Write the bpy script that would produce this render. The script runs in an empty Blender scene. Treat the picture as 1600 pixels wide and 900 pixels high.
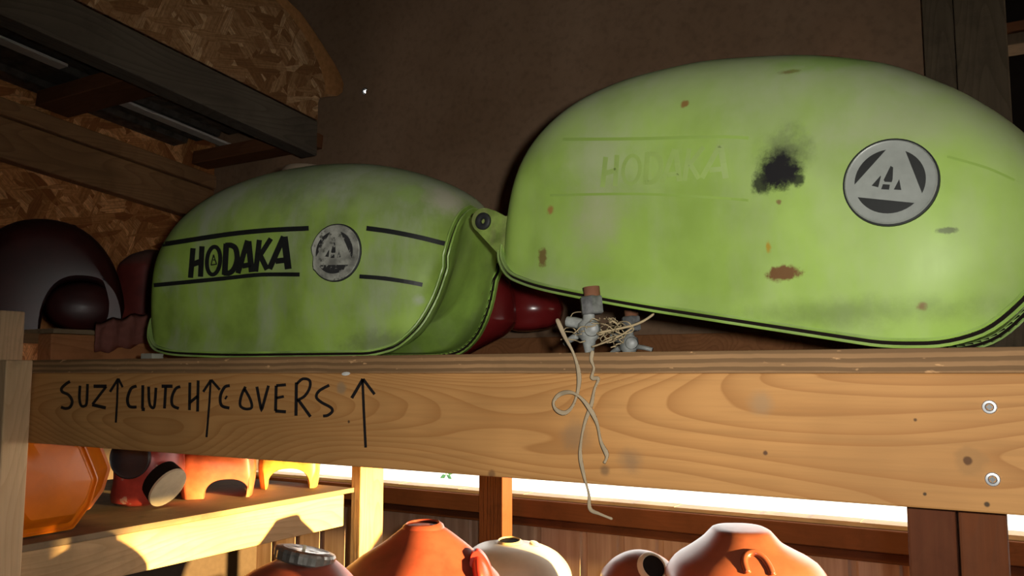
import bpy, bmesh, math, random
from mathutils import Vector, Matrix
from mathutils.bvhtree import BVHTree

random.seed(7)
SC = bpy.context.scene
COL = SC.collection

# ------------------------------------------------------------------ camera, world, sun, flash, exposure
F_PX = 1318.0
YAW = math.radians(30.6)
PITCH = math.radians(5.76)
cam_d = bpy.data.cameras.new('camera')
cam_d.sensor_width = 36.0
cam_d.lens = F_PX / 1600.0 * 36.0
cam_d.clip_start = 0.02
cam = bpy.data.objects.new('camera', cam_d)
COL.objects.link(cam)
cam.location = (0, 0, 0)
cam.rotation_euler = (math.pi / 2 + PITCH, 0, YAW)
SC.camera = cam

FWD = Vector((-math.sin(YAW) * math.cos(PITCH), math.cos(YAW) * math.cos(PITCH), math.sin(PITCH)))
RGT = Vector((math.cos(YAW), math.sin(YAW), 0))
UPV = RGT.cross(FWD)

world = bpy.data.worlds.new('sky')
SC.world = world
world.use_nodes = True
bg = world.node_tree.nodes['Background']
bg.inputs[0].default_value = (1.0, 0.95, 0.88, 1)
bg.inputs[1].default_value = 4.6

sun_d = bpy.data.lights.new('low_evening_sun', 'SUN')
sun_d.energy = 42.0
sun_d.angle = math.radians(1.2)
sun_d.color = (1.0, 0.67, 0.25)
sun = bpy.data.objects.new('low_evening_sun', sun_d)
COL.objects.link(sun)
_sd = Vector((0.995, -0.035, math.tan(math.radians(3.5))))      # towards the sun
sun.rotation_euler = _sd.to_track_quat('Z', 'Y').to_euler()
sun.location = (6, 4, 1.5)

fl_d = bpy.data.lights.new('camera_flash', 'SPOT')
fl_d.energy = 23.0
fl_d.color = (1.0, 0.97, 0.90)
fl_d.spot_size = math.radians(100)
fl_d.spot_blend = 1.0
fl_d.shadow_soft_size = 0.009
flash = bpy.data.objects.new('camera_flash', fl_d)
COL.objects.link(flash)
flash.location = RGT * 0.032 + UPV * 0.016
_aim = FWD + RGT * ((850 - 800) / F_PX) + UPV * ((450 - 620) / F_PX)
flash.rotation_euler = (-_aim).to_track_quat('Z', 'Y').to_euler()

vs = SC.view_settings
vs.view_transform = 'Standard'
vs.look = 'None'
vs.gamma = 1.0
vs.use_curve_mapping = False
vs.exposure = 0.0

# ------------------------------------------------------------------ geometry helpers
def ray(u, v):
    return FWD + RGT * ((u - 800) / F_PX) + UPV * ((450 - v) / F_PX)

def at_y(u, v, y):
    d = ray(u, v); return d * (y / d.y)

def at_x(u, v, x):
    d = ray(u, v); return d * (x / d.x)

def at_d(u, v, depth):
    return ray(u, v) * depth

WL = {}                                                     # world origin of every object built

def link(name, me, loc, parent=None):
    o = bpy.data.objects.new(name, me)
    COL.objects.link(o)
    WL[o] = Vector(loc)
    if parent is not None:
        o.parent = parent
        o.location = Vector(loc) - WL[parent]
    else:
        o.location = loc
    return o

def tag(o, label=None, cat=None, group=None, kind=None):
    if label: o['label'] = label
    if cat: o['category'] = cat
    if group: o['group'] = group
    if kind: o['kind'] = kind
    return o

def empty(name, loc, label, cat, group=None):
    o = link(name, None, Vector(loc))
    o.empty_display_size = 0.05
    return tag(o, label, cat, group)

def build(name, verts, faces, mat, parent=None, smooth=False, sharp=None):
    """verts in world space; the origin goes to the middle of the base"""
    vs_ = [Vector(v) for v in verts]
    lo = Vector((min(v.x for v in vs_), min(v.y for v in vs_), min(v.z for v in vs_)))
    hi = Vector((max(v.x for v in vs_), max(v.y for v in vs_), max(v.z for v in vs_)))
    org = Vector(((lo.x + hi.x) / 2, (lo.y + hi.y) / 2, lo.z))
    me = bpy.data.meshes.new(name)
    me.from_pydata([v - org for v in vs_], [], faces)
    bm = bmesh.new(); bm.from_mesh(me)
    bmesh.ops.recalc_face_normals(bm, faces=bm.faces)
    bm.to_mesh(me); bm.free()
    if smooth:
        me.polygons.foreach_set('use_smooth', [True] * len(me.polygons))
        if sharp:
            me.set_sharp_from_angle(angle=math.radians(sharp))
    me.materials.append(mat)
    return link(name, me, org, parent)

def from_bm(name, bm, mat, parent=None, smooth=False, sharp=None):
    bm.verts.ensure_lookup_table()
    vs_ = [v.co.copy() for v in bm.verts]
    for i, v in enumerate(bm.verts): v.index = i
    fs = [[v.index for v in f.verts] for f in bm.faces]
    bm.free()
    return build(name, vs_, fs, mat, parent, smooth, sharp)

def box_bm(bm, x0, x1, y0, y1, z0, z1, bevel=0.0, jitter=0.0):
    r = bmesh.ops.create_cube(bm, size=1.0)
    for v in r['verts']:
        v.co = Vector(((x0 + x1) / 2 + v.co.x * (x1 - x0), (y0 + y1) / 2 + v.co.y * (y1 - y0), (z0 + z1) / 2 + v.co.z * (z1 - z0)))
        if jitter:
            v.co += Vector((random.uniform(-1, 1), random.uniform(-1, 1), random.uniform(-1, 1))) * jitter
    if bevel:
        es = set()
        for v in r['verts']:
            for e in v.link_edges: es.add(e)
        bmesh.ops.bevel(bm, geom=list(es), offset=bevel, segments=2, affect='EDGES', profile=0.5)

def box(name, x0, x1, y0, y1, z0, z1, mat, parent=None, bevel=0.002, jitter=0.0):
    bm = bmesh.new()
    box_bm(bm, x0, x1, y0, y1, z0, z1, bevel, jitter)
    return from_bm(name, bm, mat, parent)

def obox(name, p0, p1, wdir, w, h, mat, parent=None, bevel=0.002):
    """board from p0 to p1 (centre line), width w along wdir, height h across"""
    p0 = Vector(p0); p1 = Vector(p1)
    a = (p1 - p0); L = a.length; a.normalize()
    b = Vector(wdir); b = (b - a * b.dot(a)).normalized()
    c = a.cross(b)
    bm = bmesh.new()
    box_bm(bm, 0, L, -w / 2, w / 2, -h / 2, h / 2, bevel)
    for v in bm.verts:
        v.co = p0 + a * v.co.x + b * v.co.y + c * v.co.z
    return from_bm(name, bm, mat, parent)

def grid(rings, closed=True, cap=True):
    n = len(rings[0]); vs_ = []; fs = []
    for r in rings: vs_ += r
    for i in range(len(rings) - 1):
        for j in range(n if closed else n - 1):
            k = (j + 1) % n
            fs.append((i * n + j, i * n + k, (i + 1) * n + k, (i + 1) * n + j))
    if cap:
        fs.append(tuple(range(n)))
        fs.append(tuple((len(rings) - 1) * n + j for j in range(n)))
    return vs_, fs

def frame(axis):
    a = Vector(axis).normalized()
    t = Vector((0, 0, 1)) if abs(a.z) < 0.9 else Vector((1, 0, 0))
    b = (t - a * t.dot(a)).normalized()
    return a, b, a.cross(b)

def lathe(c, axis, prof, n=32, cap=True, knurl=0.0):
    a, b, e = frame(axis); c = Vector(c)
    rings = []
    for (h, r) in prof:
        rr = []
        for i in range(n):
            t = 2 * math.pi * i / n
            q = r * (1 + (knurl if i % 2 else 0))
            rr.append(c + a * h + b * (q * math.cos(t)) + e * (q * math.sin(t)))
        rings.append(rr)
    return grid(rings, True, cap)

def tube(path, rad, n=8, flat=1.0, flatdir=None):
    path = [Vector(p) for p in path]
    rings = []
    for i, p in enumerate(path):
        t = path[min(i + 1, len(path) - 1)] - path[max(i - 1, 0)]
        t.normalize()
        if flatdir is not None:
            e = Vector(flatdir); e = (e - t * e.dot(t))
            e = e.normalized() if e.length > 1e-6 else frame(t)[1]
            b = t.cross(e)
        else:
            _, b, e = frame(t)
        r = rad[i] if isinstance(rad, (list, tuple)) else rad
        rings.append([p + b * (r * math.cos(2 * math.pi * k / n)) + e * (r * flat * math.sin(2 * math.pi * k / n)) for k in range(n)])
    return grid(rings)

def smooth_path(pts, sub=6):
    pts = [Vector(p) for p in pts]; out = []
    for i in range(len(pts) - 1):
        p0 = pts[max(i - 1, 0)]; p1 = pts[i]; p2 = pts[i + 1]; p3 = pts[min(i + 2, len(pts) - 1)]
        for k in range(sub):
            t = k / sub
            out.append(0.5 * ((2 * p1) + (p2 - p0) * t + (2 * p0 - 5 * p1 + 4 * p2 - p3) * t * t + (3 * p1 - p0 - 3 * p2 + p3) * t ** 3))
    out.append(pts[-1])
    return out

def join(*parts):
    vs_ = []; fs = []
    for v, f in parts:
        o = len(vs_); vs_ += list(v); fs += [tuple(i + o for i in q) for q in f]
    return vs_, fs

def pchip(pts):
    xs = [p[0] for p in pts]; ys = [p[1] for p in pts]; n = len(xs)
    h = [xs[i + 1] - xs[i] for i in range(n - 1)]
    d = [(ys[i + 1] - ys[i]) / h[i] for i in range(n - 1)]
    m = [d[0]] + [0] * (n - 2) + [d[-1]]
    for i in range(1, n - 1):
        if d[i - 1] * d[i] > 0:
            w1 = 2 * h[i] + h[i - 1]; w2 = h[i] + 2 * h[i - 1]
            m[i] = (w1 + w2) / (w1 / d[i - 1] + w2 / d[i])
    def f(x):
        x = min(max(x, xs[0]), xs[-1])
        i = 0
        while i < n - 2 and x > xs[i + 1]: i += 1
        t = (x - xs[i]) / h[i]
        return ((2 * t ** 3 - 3 * t ** 2 + 1) * ys[i] + (t ** 3 - 2 * t ** 2 + t) * h[i] * m[i]
                + (-2 * t ** 3 + 3 * t ** 2) * ys[i + 1] + (t ** 3 - t ** 2) * h[i] * m[i + 1])
    return f

def sstep(a, b, x):
    t = min(max((x - a) / (b - a), 0), 1)
    return t * t * (3 - 2 * t)

# ------------------------------------------------------------------ materials
class NT:
    def __init__(self, name):
        self.m = bpy.data.materials.new(name); self.m.use_nodes = True
        self.t = self.m.node_tree; self.b = self.t.nodes['Principled BSDF']
        self.tc = None
    def n(self, typ, **kw):
        nd = self.t.nodes.new(typ)
        for k, v in kw.items(): setattr(nd, k, v)
        return nd
    def l(self, a, b): self.t.links.new(a, b)
    def obj(self):
        if not self.tc: self.tc = self.n('ShaderNodeTexCoord')
        return self.tc.outputs['Object']
    def mapping(self, src, scale=(1, 1, 1), rot=(0, 0, 0), loc=(0, 0, 0)):
        mp = self.n('ShaderNodeMapping')
        mp.inputs['Scale'].default_value = scale; mp.inputs['Rotation'].default_value = rot; mp.inputs['Location'].default_value = loc
        self.l(src, mp.inputs['Vector']); return mp.outputs[0]
    def noise(self, vec, scale, detail=3, rough=0.55, dist=0.0):
        nd = self.n('ShaderNodeTexNoise')
        nd.inputs['Scale'].default_value = scale; nd.inputs['Detail'].default_value = detail
        nd.inputs['Roughness'].default_value = rough; nd.inputs['Distortion'].default_value = dist
        if vec is not None: self.l(vec, nd.inputs['Vector'])
        return nd.outputs['Fac']
    def math(self, op, a, b=None, c=None, clamp=False):
        nd = self.n('ShaderNodeMath', operation=op); nd.use_clamp = clamp
        for i, x in enumerate((a, b, c)):
            if x is None: continue
            if isinstance(x, (int, float)): nd.inputs[i].default_value = x
            else: self.l(x, nd.inputs[i])
        return nd.outputs[0]
    def rng(self, x, a, b, c=0.0, d=1.0, smooth=True):
        nd = self.n('ShaderNodeMapRange'); nd.interpolation_type = 'SMOOTHSTEP' if smooth else 'LINEAR'
        self.l(x, nd.inputs[0])
        for i, q in enumerate((a, b, c, d)): nd.inputs[i + 1].default_value = q
        return nd.outputs[0]
    def mix(self, fac, a, b, mode='MIX'):
        nd = self.n('ShaderNodeMix', data_type='RGBA', blend_type=mode)
        nd.clamp_factor = True
        for i, x in ((0, fac), (6, a), (7, b)):
            if isinstance(x, (int, float)): nd.inputs[i].default_value = x
            elif isinstance(x, (tuple, list)): nd.inputs[i].default_value = (x[0], x[1], x[2], 1)
            else: self.l(x, nd.inputs[i])
        return nd.outputs[2]
    def bump(self, h, strength=0.3, dist=0.002):
        nd = self.n('ShaderNodeBump'); nd.inputs['Strength'].default_value = strength; nd.inputs['Distance'].default_value = dist
        self.l(h, nd.inputs['Height']); self.l(nd.outputs[0], self.b.inputs['Normal'])
    def out(self, col, rough=0.5, metal=0.0, spec=0.5):
        if isinstance(col, (tuple, list)): self.b.inputs['Base Color'].default_value = (col[0], col[1], col[2], 1)
        else: self.l(col, self.b.inputs['Base Color'])
        if isinstance(rough, (int, float)): self.b.inputs['Roughness'].default_value = rough
        else: self.l(rough, self.b.inputs['Roughness'])
        self.b.inputs['Metallic'].default_value = metal
        self.b.inputs['Specular IOR Level'].default_value = spec
        return self.m

def paint(name, col, rough=0.4, dust=0.0, dustcol=(0.30, 0.27, 0.20), mott=0.18, scale=14.0, metal=0.0, worn=None, wornamt=0.62, side_dust=0.0, stains=(), org=None, spec=0.5):
    m = NT(name); v = m.obj()
    n1 = m.noise(v, scale, 5); n2 = m.noise(v, scale * 6, 3)
    dark = tuple(c * (1 - 2 * mott) for c in col); lite = tuple(min(1, c * (1 + mott)) for c in col)
    c = m.mix(m.rng(n1, 0.3, 0.7), dark, lite)
    if worn:
        c = m.mix(m.rng(m.noise(v, scale * 1.7, 6, 0.65), wornamt, wornamt + 0.06), c, worn)
    r = rough
    if dust > 0 or side_dust > 0:
        g = m.n('ShaderNodeNewGeometry'); sx = m.n('ShaderNodeSeparateXYZ'); m.l(g.outputs['Normal'], sx.inputs[0])
        up = m.rng(sx.outputs[2], 0.05, 0.85)
        f = m.math('MULTIPLY', up, m.rng(n1, 0.15, 0.6, 0.55, 1.0))
        f = m.math('MULTIPLY', f, dust)
        if side_dust:
            st = m.noise(m.mapping(v, (1, 1, 0.35)), scale * 1.3, 6, 0.62)
            f = m.math('ADD', f, m.math('MULTIPLY', m.rng(st, 0.42, 0.72), side_dust), clamp=True)
        f = m.math('MULTIPLY', f, m.rng(n2, 0.2, 0.6, 0.75, 1.0))
        c = m.mix(f, c, dustcol)
        r = m.math('ADD', m.math('MULTIPLY', f, 0.4), rough, clamp=True)
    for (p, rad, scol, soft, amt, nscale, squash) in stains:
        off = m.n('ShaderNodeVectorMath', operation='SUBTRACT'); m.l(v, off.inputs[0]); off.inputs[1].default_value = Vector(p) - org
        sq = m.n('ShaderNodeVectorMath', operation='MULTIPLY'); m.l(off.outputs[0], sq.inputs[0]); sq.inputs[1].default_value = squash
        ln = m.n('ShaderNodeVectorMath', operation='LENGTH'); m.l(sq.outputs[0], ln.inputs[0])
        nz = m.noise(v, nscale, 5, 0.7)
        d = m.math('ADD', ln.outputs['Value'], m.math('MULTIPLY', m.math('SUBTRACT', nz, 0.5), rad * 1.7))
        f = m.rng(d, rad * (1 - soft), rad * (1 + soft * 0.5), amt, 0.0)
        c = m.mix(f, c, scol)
    m.bump(n2, 0.06, 0.001)
    return m.out(c, r, metal, spec)

def wood(name, base, dark, axis=0, rough=0.75, seed=0.0, rings=9.0, ringamt=0.45, lowscale=9.0, knots=(), org=None, grime=0.0, bands=None):
    m = NT(name); v = m.obj()
    sc = [1, 1, 1]; sc[axis] = 0.035
    fine = m.noise(m.mapping(v, sc, loc=(seed, seed * 1.7, seed * 0.6)), 190, 4, 0.6)
    sl = [1, 1, 1]; sl[axis] = 0.16
    low = m.noise(m.mapping(v, sl, loc=(seed * 2.1, seed, seed)), lowscale, 1.5, 0.45)
    cyc = m.math('FRACT', m.math('MULTIPLY', low, rings * 3.2))
    ring = m.math('POWER', cyc, 2.5)
    ring = m.math('MULTIPLY', ring, m.rng(cyc, 1.0, 0.93))
    big = m.noise(v, 5.0, 3)
    c = m.mix(m.rng(big, 0.3, 0.7), tuple(x * 0.80 for x in base), tuple(min(1, x * 1.12) for x in base))
    c = m.mix(m.math('MULTIPLY', ring, ringamt), c, dark)
    c = m.mix(m.rng(fine, 0.35, 0.75, 0.0, 0.35), c, tuple(x * 0.6 for x in base))
    if grime:
        c = m.mix(m.math('MULTIPLY', m.rng(m.noise(v, 11, 6, 0.7), 0.5, 0.75), grime), c, tuple(x * 0.35 for x in base))
    if bands:
        sx = m.n('ShaderNodeSeparateXYZ'); m.l(v, sx.inputs[0])
        wob = m.math('ADD', sx.outputs[2], m.math('MULTIPLY', m.noise(v, 16, 4), 0.004))
        b = m.math('FRACT', m.math('MULTIPLY', wob, bands))
        c = m.mix(m.rng(b, 0.40, 0.6, 0.0, 0.75), c, tuple(x * 0.38 for x in base))
        chips = m.rng(m.noise(m.mapping(v, (0.5, 1, 1.6)), 130, 3), 0.66, 0.74)
        c = m.mix(m.math('MULTIPLY', chips, 0.8), c, tuple(min(1, x * 1.7) for x in base))
    for (p, rad, kcol, soft, amt) in knots:
        off = m.n('ShaderNodeVectorMath', operation='SUBTRACT'); m.l(v, off.inputs[0]); off.inputs[1].default_value = Vector(p) - org
        ln = m.n('ShaderNodeVectorMath', operation='LENGTH'); m.l(off.outputs[0], ln.inputs[0])
        d = m.math('ADD', ln.outputs['Value'], m.math('MULTIPLY', m.math('SUBTRACT', m.noise(v, 90, 3), 0.5), rad * 0.9))
        f = m.rng(d, rad * (1 - soft), rad * (1 + soft * 0.4), amt, 0.0)
        c = m.mix(f, c, kcol)
    m.bump(fine, 0.25, 0.0012)
    return m.out(c, rough, 0, 0.14)

def osb(name, tint=(1, 1, 1)):
    m = NT(name); v = m.obj()
    cols = [(0.40, 0.235, 0.12), (0.17, 0.075, 0.032), (0.62, 0.43, 0.25), (0.26, 0.13, 0.06)]
    layers = []
    for k, ang in enumerate((0.75, 1.95, -0.25)):
        vo = m.n('ShaderNodeTexVoronoi'); vo.inputs['Scale'].default_value = 1.0
        mp = m.mapping(m.mapping(v, (1, 1, 1), (ang, 0, 0)), (2, 16, 60), (0, 0, 0), (k * 3.1, k * 1.3, k))
        nz = m.n('ShaderNodeTexNoise'); nz.inputs['Scale'].default_value = 26; m.l(v, nz.inputs['Vector'])
        ad = m.n('ShaderNodeVectorMath', operation='ADD'); m.l(mp, ad.inputs[0])
        ms = m.n('ShaderNodeVectorMath', operation='SCALE'); m.l(nz.outputs['Color'], ms.inputs[0]); ms.inputs['Scale'].default_value = 0.35
        m.l(ms.outputs[0], ad.inputs[1]); m.l(ad.outputs[0], vo.inputs['Vector'])
        sp = m.n('ShaderNodeSeparateColor'); m.l(vo.outputs['Color'], sp.inputs[0])
        stk = m.noise(m.mapping(mp, (1.0, 0.5, 5.0)), 1.3, 3)
        c = m.mix(m.math('POWER', sp.outputs[0], 0.8), cols[1], cols[0]); c = m.mix(m.rng(sp.outputs[1], 0.80, 0.86, 0.0, 0.7), c, cols[2])
        c = m.mix(m.rng(stk, 0.35, 0.7, 0.0, 0.6), c, (0.10, 0.045, 0.02))
        layers.append((c, sp.outputs[2], vo.outputs['Distance']))
    c = m.mix(m.rng(layers[1][1], 0.5, 0.52), layers[0][0], layers[1][0])
    c = m.mix(m.rng(layers[2][1], 0.62, 0.64), c, layers[2][0])
    c = m.mix(m.rng(m.noise(v, 150, 3), 0.4, 0.7, 0.0, 0.35), c, (0.1, 0.05, 0.02))
    c = m.mix(1.0, c, tint, 'MULTIPLY')
    m.bump(layers[0][1], 0.4, 0.003)
    return m.out(c, 0.8, 0, 0.25)

def metal(name, col, rough=0.35, grime=0.5, scale=40):
    m = NT(name); v = m.obj()
    n1 = m.noise(v, scale, 5)
    c = m.mix(m.rng(n1, 0.45, 0.75, 0.0, grime), col, tuple(x * 0.35 for x in col))
    return m.out(c, m.rng(n1, 0.3, 0.7, rough, min(1, rough + 0.3)), 0.85, 0.5)

def plain(name, col, rough=0.6, spec=0.4, mott=0.2, scale=60):
    m = NT(name)
    n1 = m.noise(m.obj(), scale, 4)
    return m.out(m.mix(n1, tuple(x * (1 - mott) for x in col), tuple(min(1, x * (1 + mott)) for x in col)), rough, 0, spec)

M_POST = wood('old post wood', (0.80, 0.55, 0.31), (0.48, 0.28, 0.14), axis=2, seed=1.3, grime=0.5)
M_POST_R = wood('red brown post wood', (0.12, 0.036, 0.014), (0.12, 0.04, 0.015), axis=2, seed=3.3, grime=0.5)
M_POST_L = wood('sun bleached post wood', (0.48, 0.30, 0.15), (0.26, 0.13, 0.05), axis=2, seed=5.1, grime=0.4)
M_RAIL = wood('rail wood', (0.36, 0.15, 0.06), (0.16, 0.06, 0.02), axis=1, seed=2.2, grime=0.3)
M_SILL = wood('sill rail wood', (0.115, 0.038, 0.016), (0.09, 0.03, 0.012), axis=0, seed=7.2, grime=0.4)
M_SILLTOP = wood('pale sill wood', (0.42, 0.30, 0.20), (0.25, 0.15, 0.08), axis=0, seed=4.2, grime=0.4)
M_LOWBEAM = wood('lower shelf beam wood', (0.50, 0.33, 0.17), (0.30, 0.17, 0.07), axis=1, seed=6.2, grime=0.25)
M_LOWPLY = wood('dusty lower plywood', (0.24, 0.17, 0.10), (0.14, 0.09, 0.05), axis=1, seed=8.2, grime=0.6, ringamt=0.2)
M_RAFTER = wood('dark weathered rafter wood', (0.12, 0.098, 0.076), (0.035, 0.028, 0.022), axis=1, seed=1.9, grime=0.4)
M_RAFTER_B = wood('brown rafter wood', (0.30, 0.155, 0.075), (0.13, 0.06, 0.03), axis=1, seed=9.9, grime=0.4)
M_PURLIN = wood('red brown purlin wood', (0.16, 0.065, 0.028), (0.08, 0.03, 0.012), axis=0, seed=2.9, grime=0.3)
M_STUD = wood('grey brown stud wood', (0.125, 0.092, 0.058), (0.055, 0.038, 0.022), axis=2, seed=4.7, grime=0.5)
M_OSB = osb('oriented strand board', (1.25, 1.2, 1.1))
M_OSB_L = osb('warm lit strand board of left wall', (1.7, 1.2, 0.85))  # warm bright tint paints in the ambient light on the left wall
M_OSB_CUT = plain('raw cut strand board edge', (0.40, 0.19, 0.075), 0.85, 0.2, 0.45, 90)
M_TIN = metal('dull roof tin', (0.14, 0.125, 0.105), 0.5)
M_GLEAM = plain('white gleam paint', (0.50, 0.46, 0.40), 0.6)
M_VOIDBLACK = plain('black for unlit void', (0.012, 0.011, 0.010), 0.95, 0.1)  # near black colour puts the darkness of the void into the wall
M_DARKWALL = plain('dark boards', (0.05, 0.035, 0.025), 0.9, 0.1)
M_FLOOR = plain('bare earth floor', (0.20, 0.14, 0.09), 0.95, 0.1)
M_GROUND = plain('pale dry ground', (0.62, 0.58, 0.52), 0.95, 0.1)
M_INK = plain('black marker ink', (0.012, 0.010, 0.010), 0.6, 0.3)
M_BLACK = plain('black print', (0.014, 0.015, 0.014), 0.5, 0.3, 0.3, 120)
M_RUBBER = plain('black rubber', (0.02, 0.021, 0.022), 0.6, 0.4)
M_HOLE = plain('dark inside', (0.012, 0.008, 0.006), 0.9, 0.1)
M_STEEL = metal('zinc plated steel', (0.62, 0.64, 0.66), 0.35, 0.3)
M_POT = paint('grey pot metal', (0.33, 0.34, 0.32), 0.42, 0.25, mott=0.25, scale=60)
M_NUT = paint('dark grey nut metal', (0.17, 0.17, 0.165), 0.45, 0.2, mott=0.3, scale=80)
M_RUST = plain('rusty bung', (0.20, 0.085, 0.045), 0.85, 0.2, 0.4)
M_STRAW = plain('dry straw', (0.43, 0.33, 0.19), 0.8, 0.2, 0.3)
M_RIBBON = plain('dusty raffia twine', (0.36, 0.28, 0.18), 0.75, 0.2, 0.3)

# brown hardboard sheet
_m = NT('brown hardboard'); _v = _m.obj()
_n1 = _m.noise(_v, 3.0, 4); _n2 = _m.noise(_v, 70, 3); _n3 = _m.noise(_m.mapping(_v, (1, 1, 0.3)), 4.5, 4)
_c = _m.mix(_m.rng(_n1, 0.3, 0.7), (0.235, 0.140, 0.080), (0.330, 0.210, 0.130))
_c = _m.mix(_m.rng(_n3, 0.55, 0.75, 0.0, 0.5), _c, (0.37, 0.205, 0.115))
_c = _m.mix(_m.rng(_n2, 0.4, 0.8, 0.0, 0.3), _c, (0.10, 0.06, 0.035))
M_HARDBOARD = _m.out(_c, 0.75, 0, 0.25)

# corrugated siding, inside face
_m = NT('siding sheet'); _v = _m.obj()
_st = _m.noise(_m.mapping(_v, (1, 1, 0.05)), 38, 5, 0.65); _n1 = _m.noise(_v, 9, 4)
_c = _m.mix(_m.rng(_st, 0.35, 0.7), (0.44, 0.28, 0.19), (0.62, 0.43, 0.32))
_c = _m.mix(_m.rng(_n1, 0.45, 0.7, 0, 0.5), _c, (0.52, 0.33, 0.26))
M_SIDING = _m.out(_c, 0.6, 0.0, 0.35)

# ------------------------------------------------------------------ setting
FLOOR_Z = -1.5
YB = 2.20                                                   # inner face of the back wall
YP = 1.50                                                   # brown sheet behind the upper shelf
def struct(o):
    o['kind'] = 'structure'; return o

struct(box('floor', -2.46, 2.25, -2.0, YB + 0.06, FLOOR_Z - 0.05, FLOOR_Z, M_FLOOR, bevel=0))
struct(box('ground_outside', -14, 30, -8, 40, FLOOR_Z - 0.16, FLOOR_Z - 0.06, M_GROUND, bevel=0))
struct(box('ceiling', -2.46, 2.25, -2.0, YB + 0.06, 1.35, 1.40, M_DARKWALL, bevel=0))
wr_ = struct(box('wall_right', 2.2, 2.25, -2.0, YB + 0.06, 0.03, 1.40, M_DARKWALL, bevel=0))
for nm, y0, y1, z0, z1 in (('lower_boards', -2.0, YB + 0.06, FLOOR_Z, -0.46), ('sun_block_end', -2.0, 0.653, -0.46, 0.03), ('post', 0.691, 0.737, -0.46, 0.03), ('sun_block_header', 0.653, 0.95, -0.035, 0.03), ('corner_post', 2.16, YB + 0.06, -0.46, 0.03)):  # header, post and end boards added out of view to shape the sun
    box(nm, 2.2, 2.25, y0, y1, z0, z1, M_DARKWALL, wr_, bevel=0)
struct(box('wall_front', -2.46, 2.25, -2.06, -2.0, FLOOR_Z, 1.40, M_DARKWALL, bevel=0))
struct(box('wall_left', -2.46, -2.40, -2.0, YB + 0.06, FLOOR_Z, 1.40, M_DARKWALL, bevel=0))
struct(box('wall_side', -1.83, -1.80, -0.95, 1.49, -0.02, 1.34, M_OSB_L, bevel=0))

# back wall: siding below the open strip, above it unlit void painted in black
SILL_Z = at_y(1000, 783, YB).z
wb = struct(box('wall_back', -2.40, 2.2, YB, YB + 0.05, 0.035, 1.40, M_VOIDBLACK, bevel=0))
def siding(x0, x1):
    prof = []; x = x0; pitch = 0.115
    while x < x1:
        for dx, dy in ((0, 0), (0.074, 0), (0.080, 0.007), (0.092, 0.007), (0.098, 0)):
            if x + dx <= x1: prof.append((x + dx, YB + 0.035 + dy))
        x += pitch
    prof.append((x1, YB + 0.035))
    vs_ = []; fs = []
    for (a, b) in prof: vs_ += [Vector((a, b, FLOOR_Z)), Vector((a, b, SILL_Z - 0.03))]
    for i in range(len(prof) - 1): fs.append((2 * i, 2 * i + 2, 2 * i + 3, 2 * i + 1))
    k = len(vs_); n = len(prof)
    for (a, b) in prof: vs_ += [Vector((a, b + 0.004, FLOOR_Z)), Vector((a, b + 0.004, SILL_Z - 0.03))]
    for i in range(n - 1): fs.append((k + 2 * i, k + 2 * i + 1, k + 2 * i + 3, k + 2 * i + 2))
    return vs_, fs
xs_ = [-2.40, -1.78, -1.17, -0.56, 0.06, 0.70, 1.40, 2.187]
for i in range(7):
    v_, f_ = siding(xs_[i], xs_[i + 1] + 0.012)
    if i % 2: v_ = [p + Vector((0, 0.0006, 0)) for p in v_]
    build('siding_sheet', v_, f_, M_SIDING, wb)

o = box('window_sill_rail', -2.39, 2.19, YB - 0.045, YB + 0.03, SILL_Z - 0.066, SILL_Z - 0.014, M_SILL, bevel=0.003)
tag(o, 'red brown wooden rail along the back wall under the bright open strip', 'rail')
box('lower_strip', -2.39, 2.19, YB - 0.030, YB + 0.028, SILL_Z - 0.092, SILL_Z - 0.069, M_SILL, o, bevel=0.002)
bm = bmesh.new()
for i in range(40):                                         # rough sawn pale capping strip
    x0 = -2.39 + i * 4.58 / 40
    box_bm(bm, x0, x0 + 4.58 / 40, YB - 0.030, YB + 0.034, SILL_Z - 0.013, SILL_Z - 0.004 + random.uniform(0, 0.0015))
o2 = from_bm('capping_strip', bm, M_SILLTOP, o)
o2['label'] = 'pale rough capping strip'

# stud of the back wall that stands in the middle of the view
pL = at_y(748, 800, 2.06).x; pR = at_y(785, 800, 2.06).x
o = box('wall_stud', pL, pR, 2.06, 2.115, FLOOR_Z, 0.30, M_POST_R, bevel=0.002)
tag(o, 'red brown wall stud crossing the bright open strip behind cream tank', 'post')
# brown sheet behind the shelf
pz = at_y(870, 531, YP).z
o = struct(box('partition_sheet', -1.835, -0.06, YP, YP + 0.006, pz, 1.35, M_HARDBOARD, bevel=0))
nl = at_y(571, 143, YP)
v_, f_ = lathe(nl, -ray(571, 143), [(-0.004, 0.0070), (0.001, 0.0085), (0.0018, 0.0070), (0.0020, 0.0035), (0.00202, 0.0004)], 20)
nail = build('nail_head', v_, f_, metal('bright nail', (0.95, 0.97, 1.0), 0.16, 0.0), o, True)
# rail along the back of the shelf under the sheet
o = box('back_rail', -1.28, -0.02, 1.46, 1.4985, 0.0185, pz + 0.004, M_RAIL, bevel=0.002)
tag(o, 'red brown wooden rail along the back edge of the upper shelf', 'rail')

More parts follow.
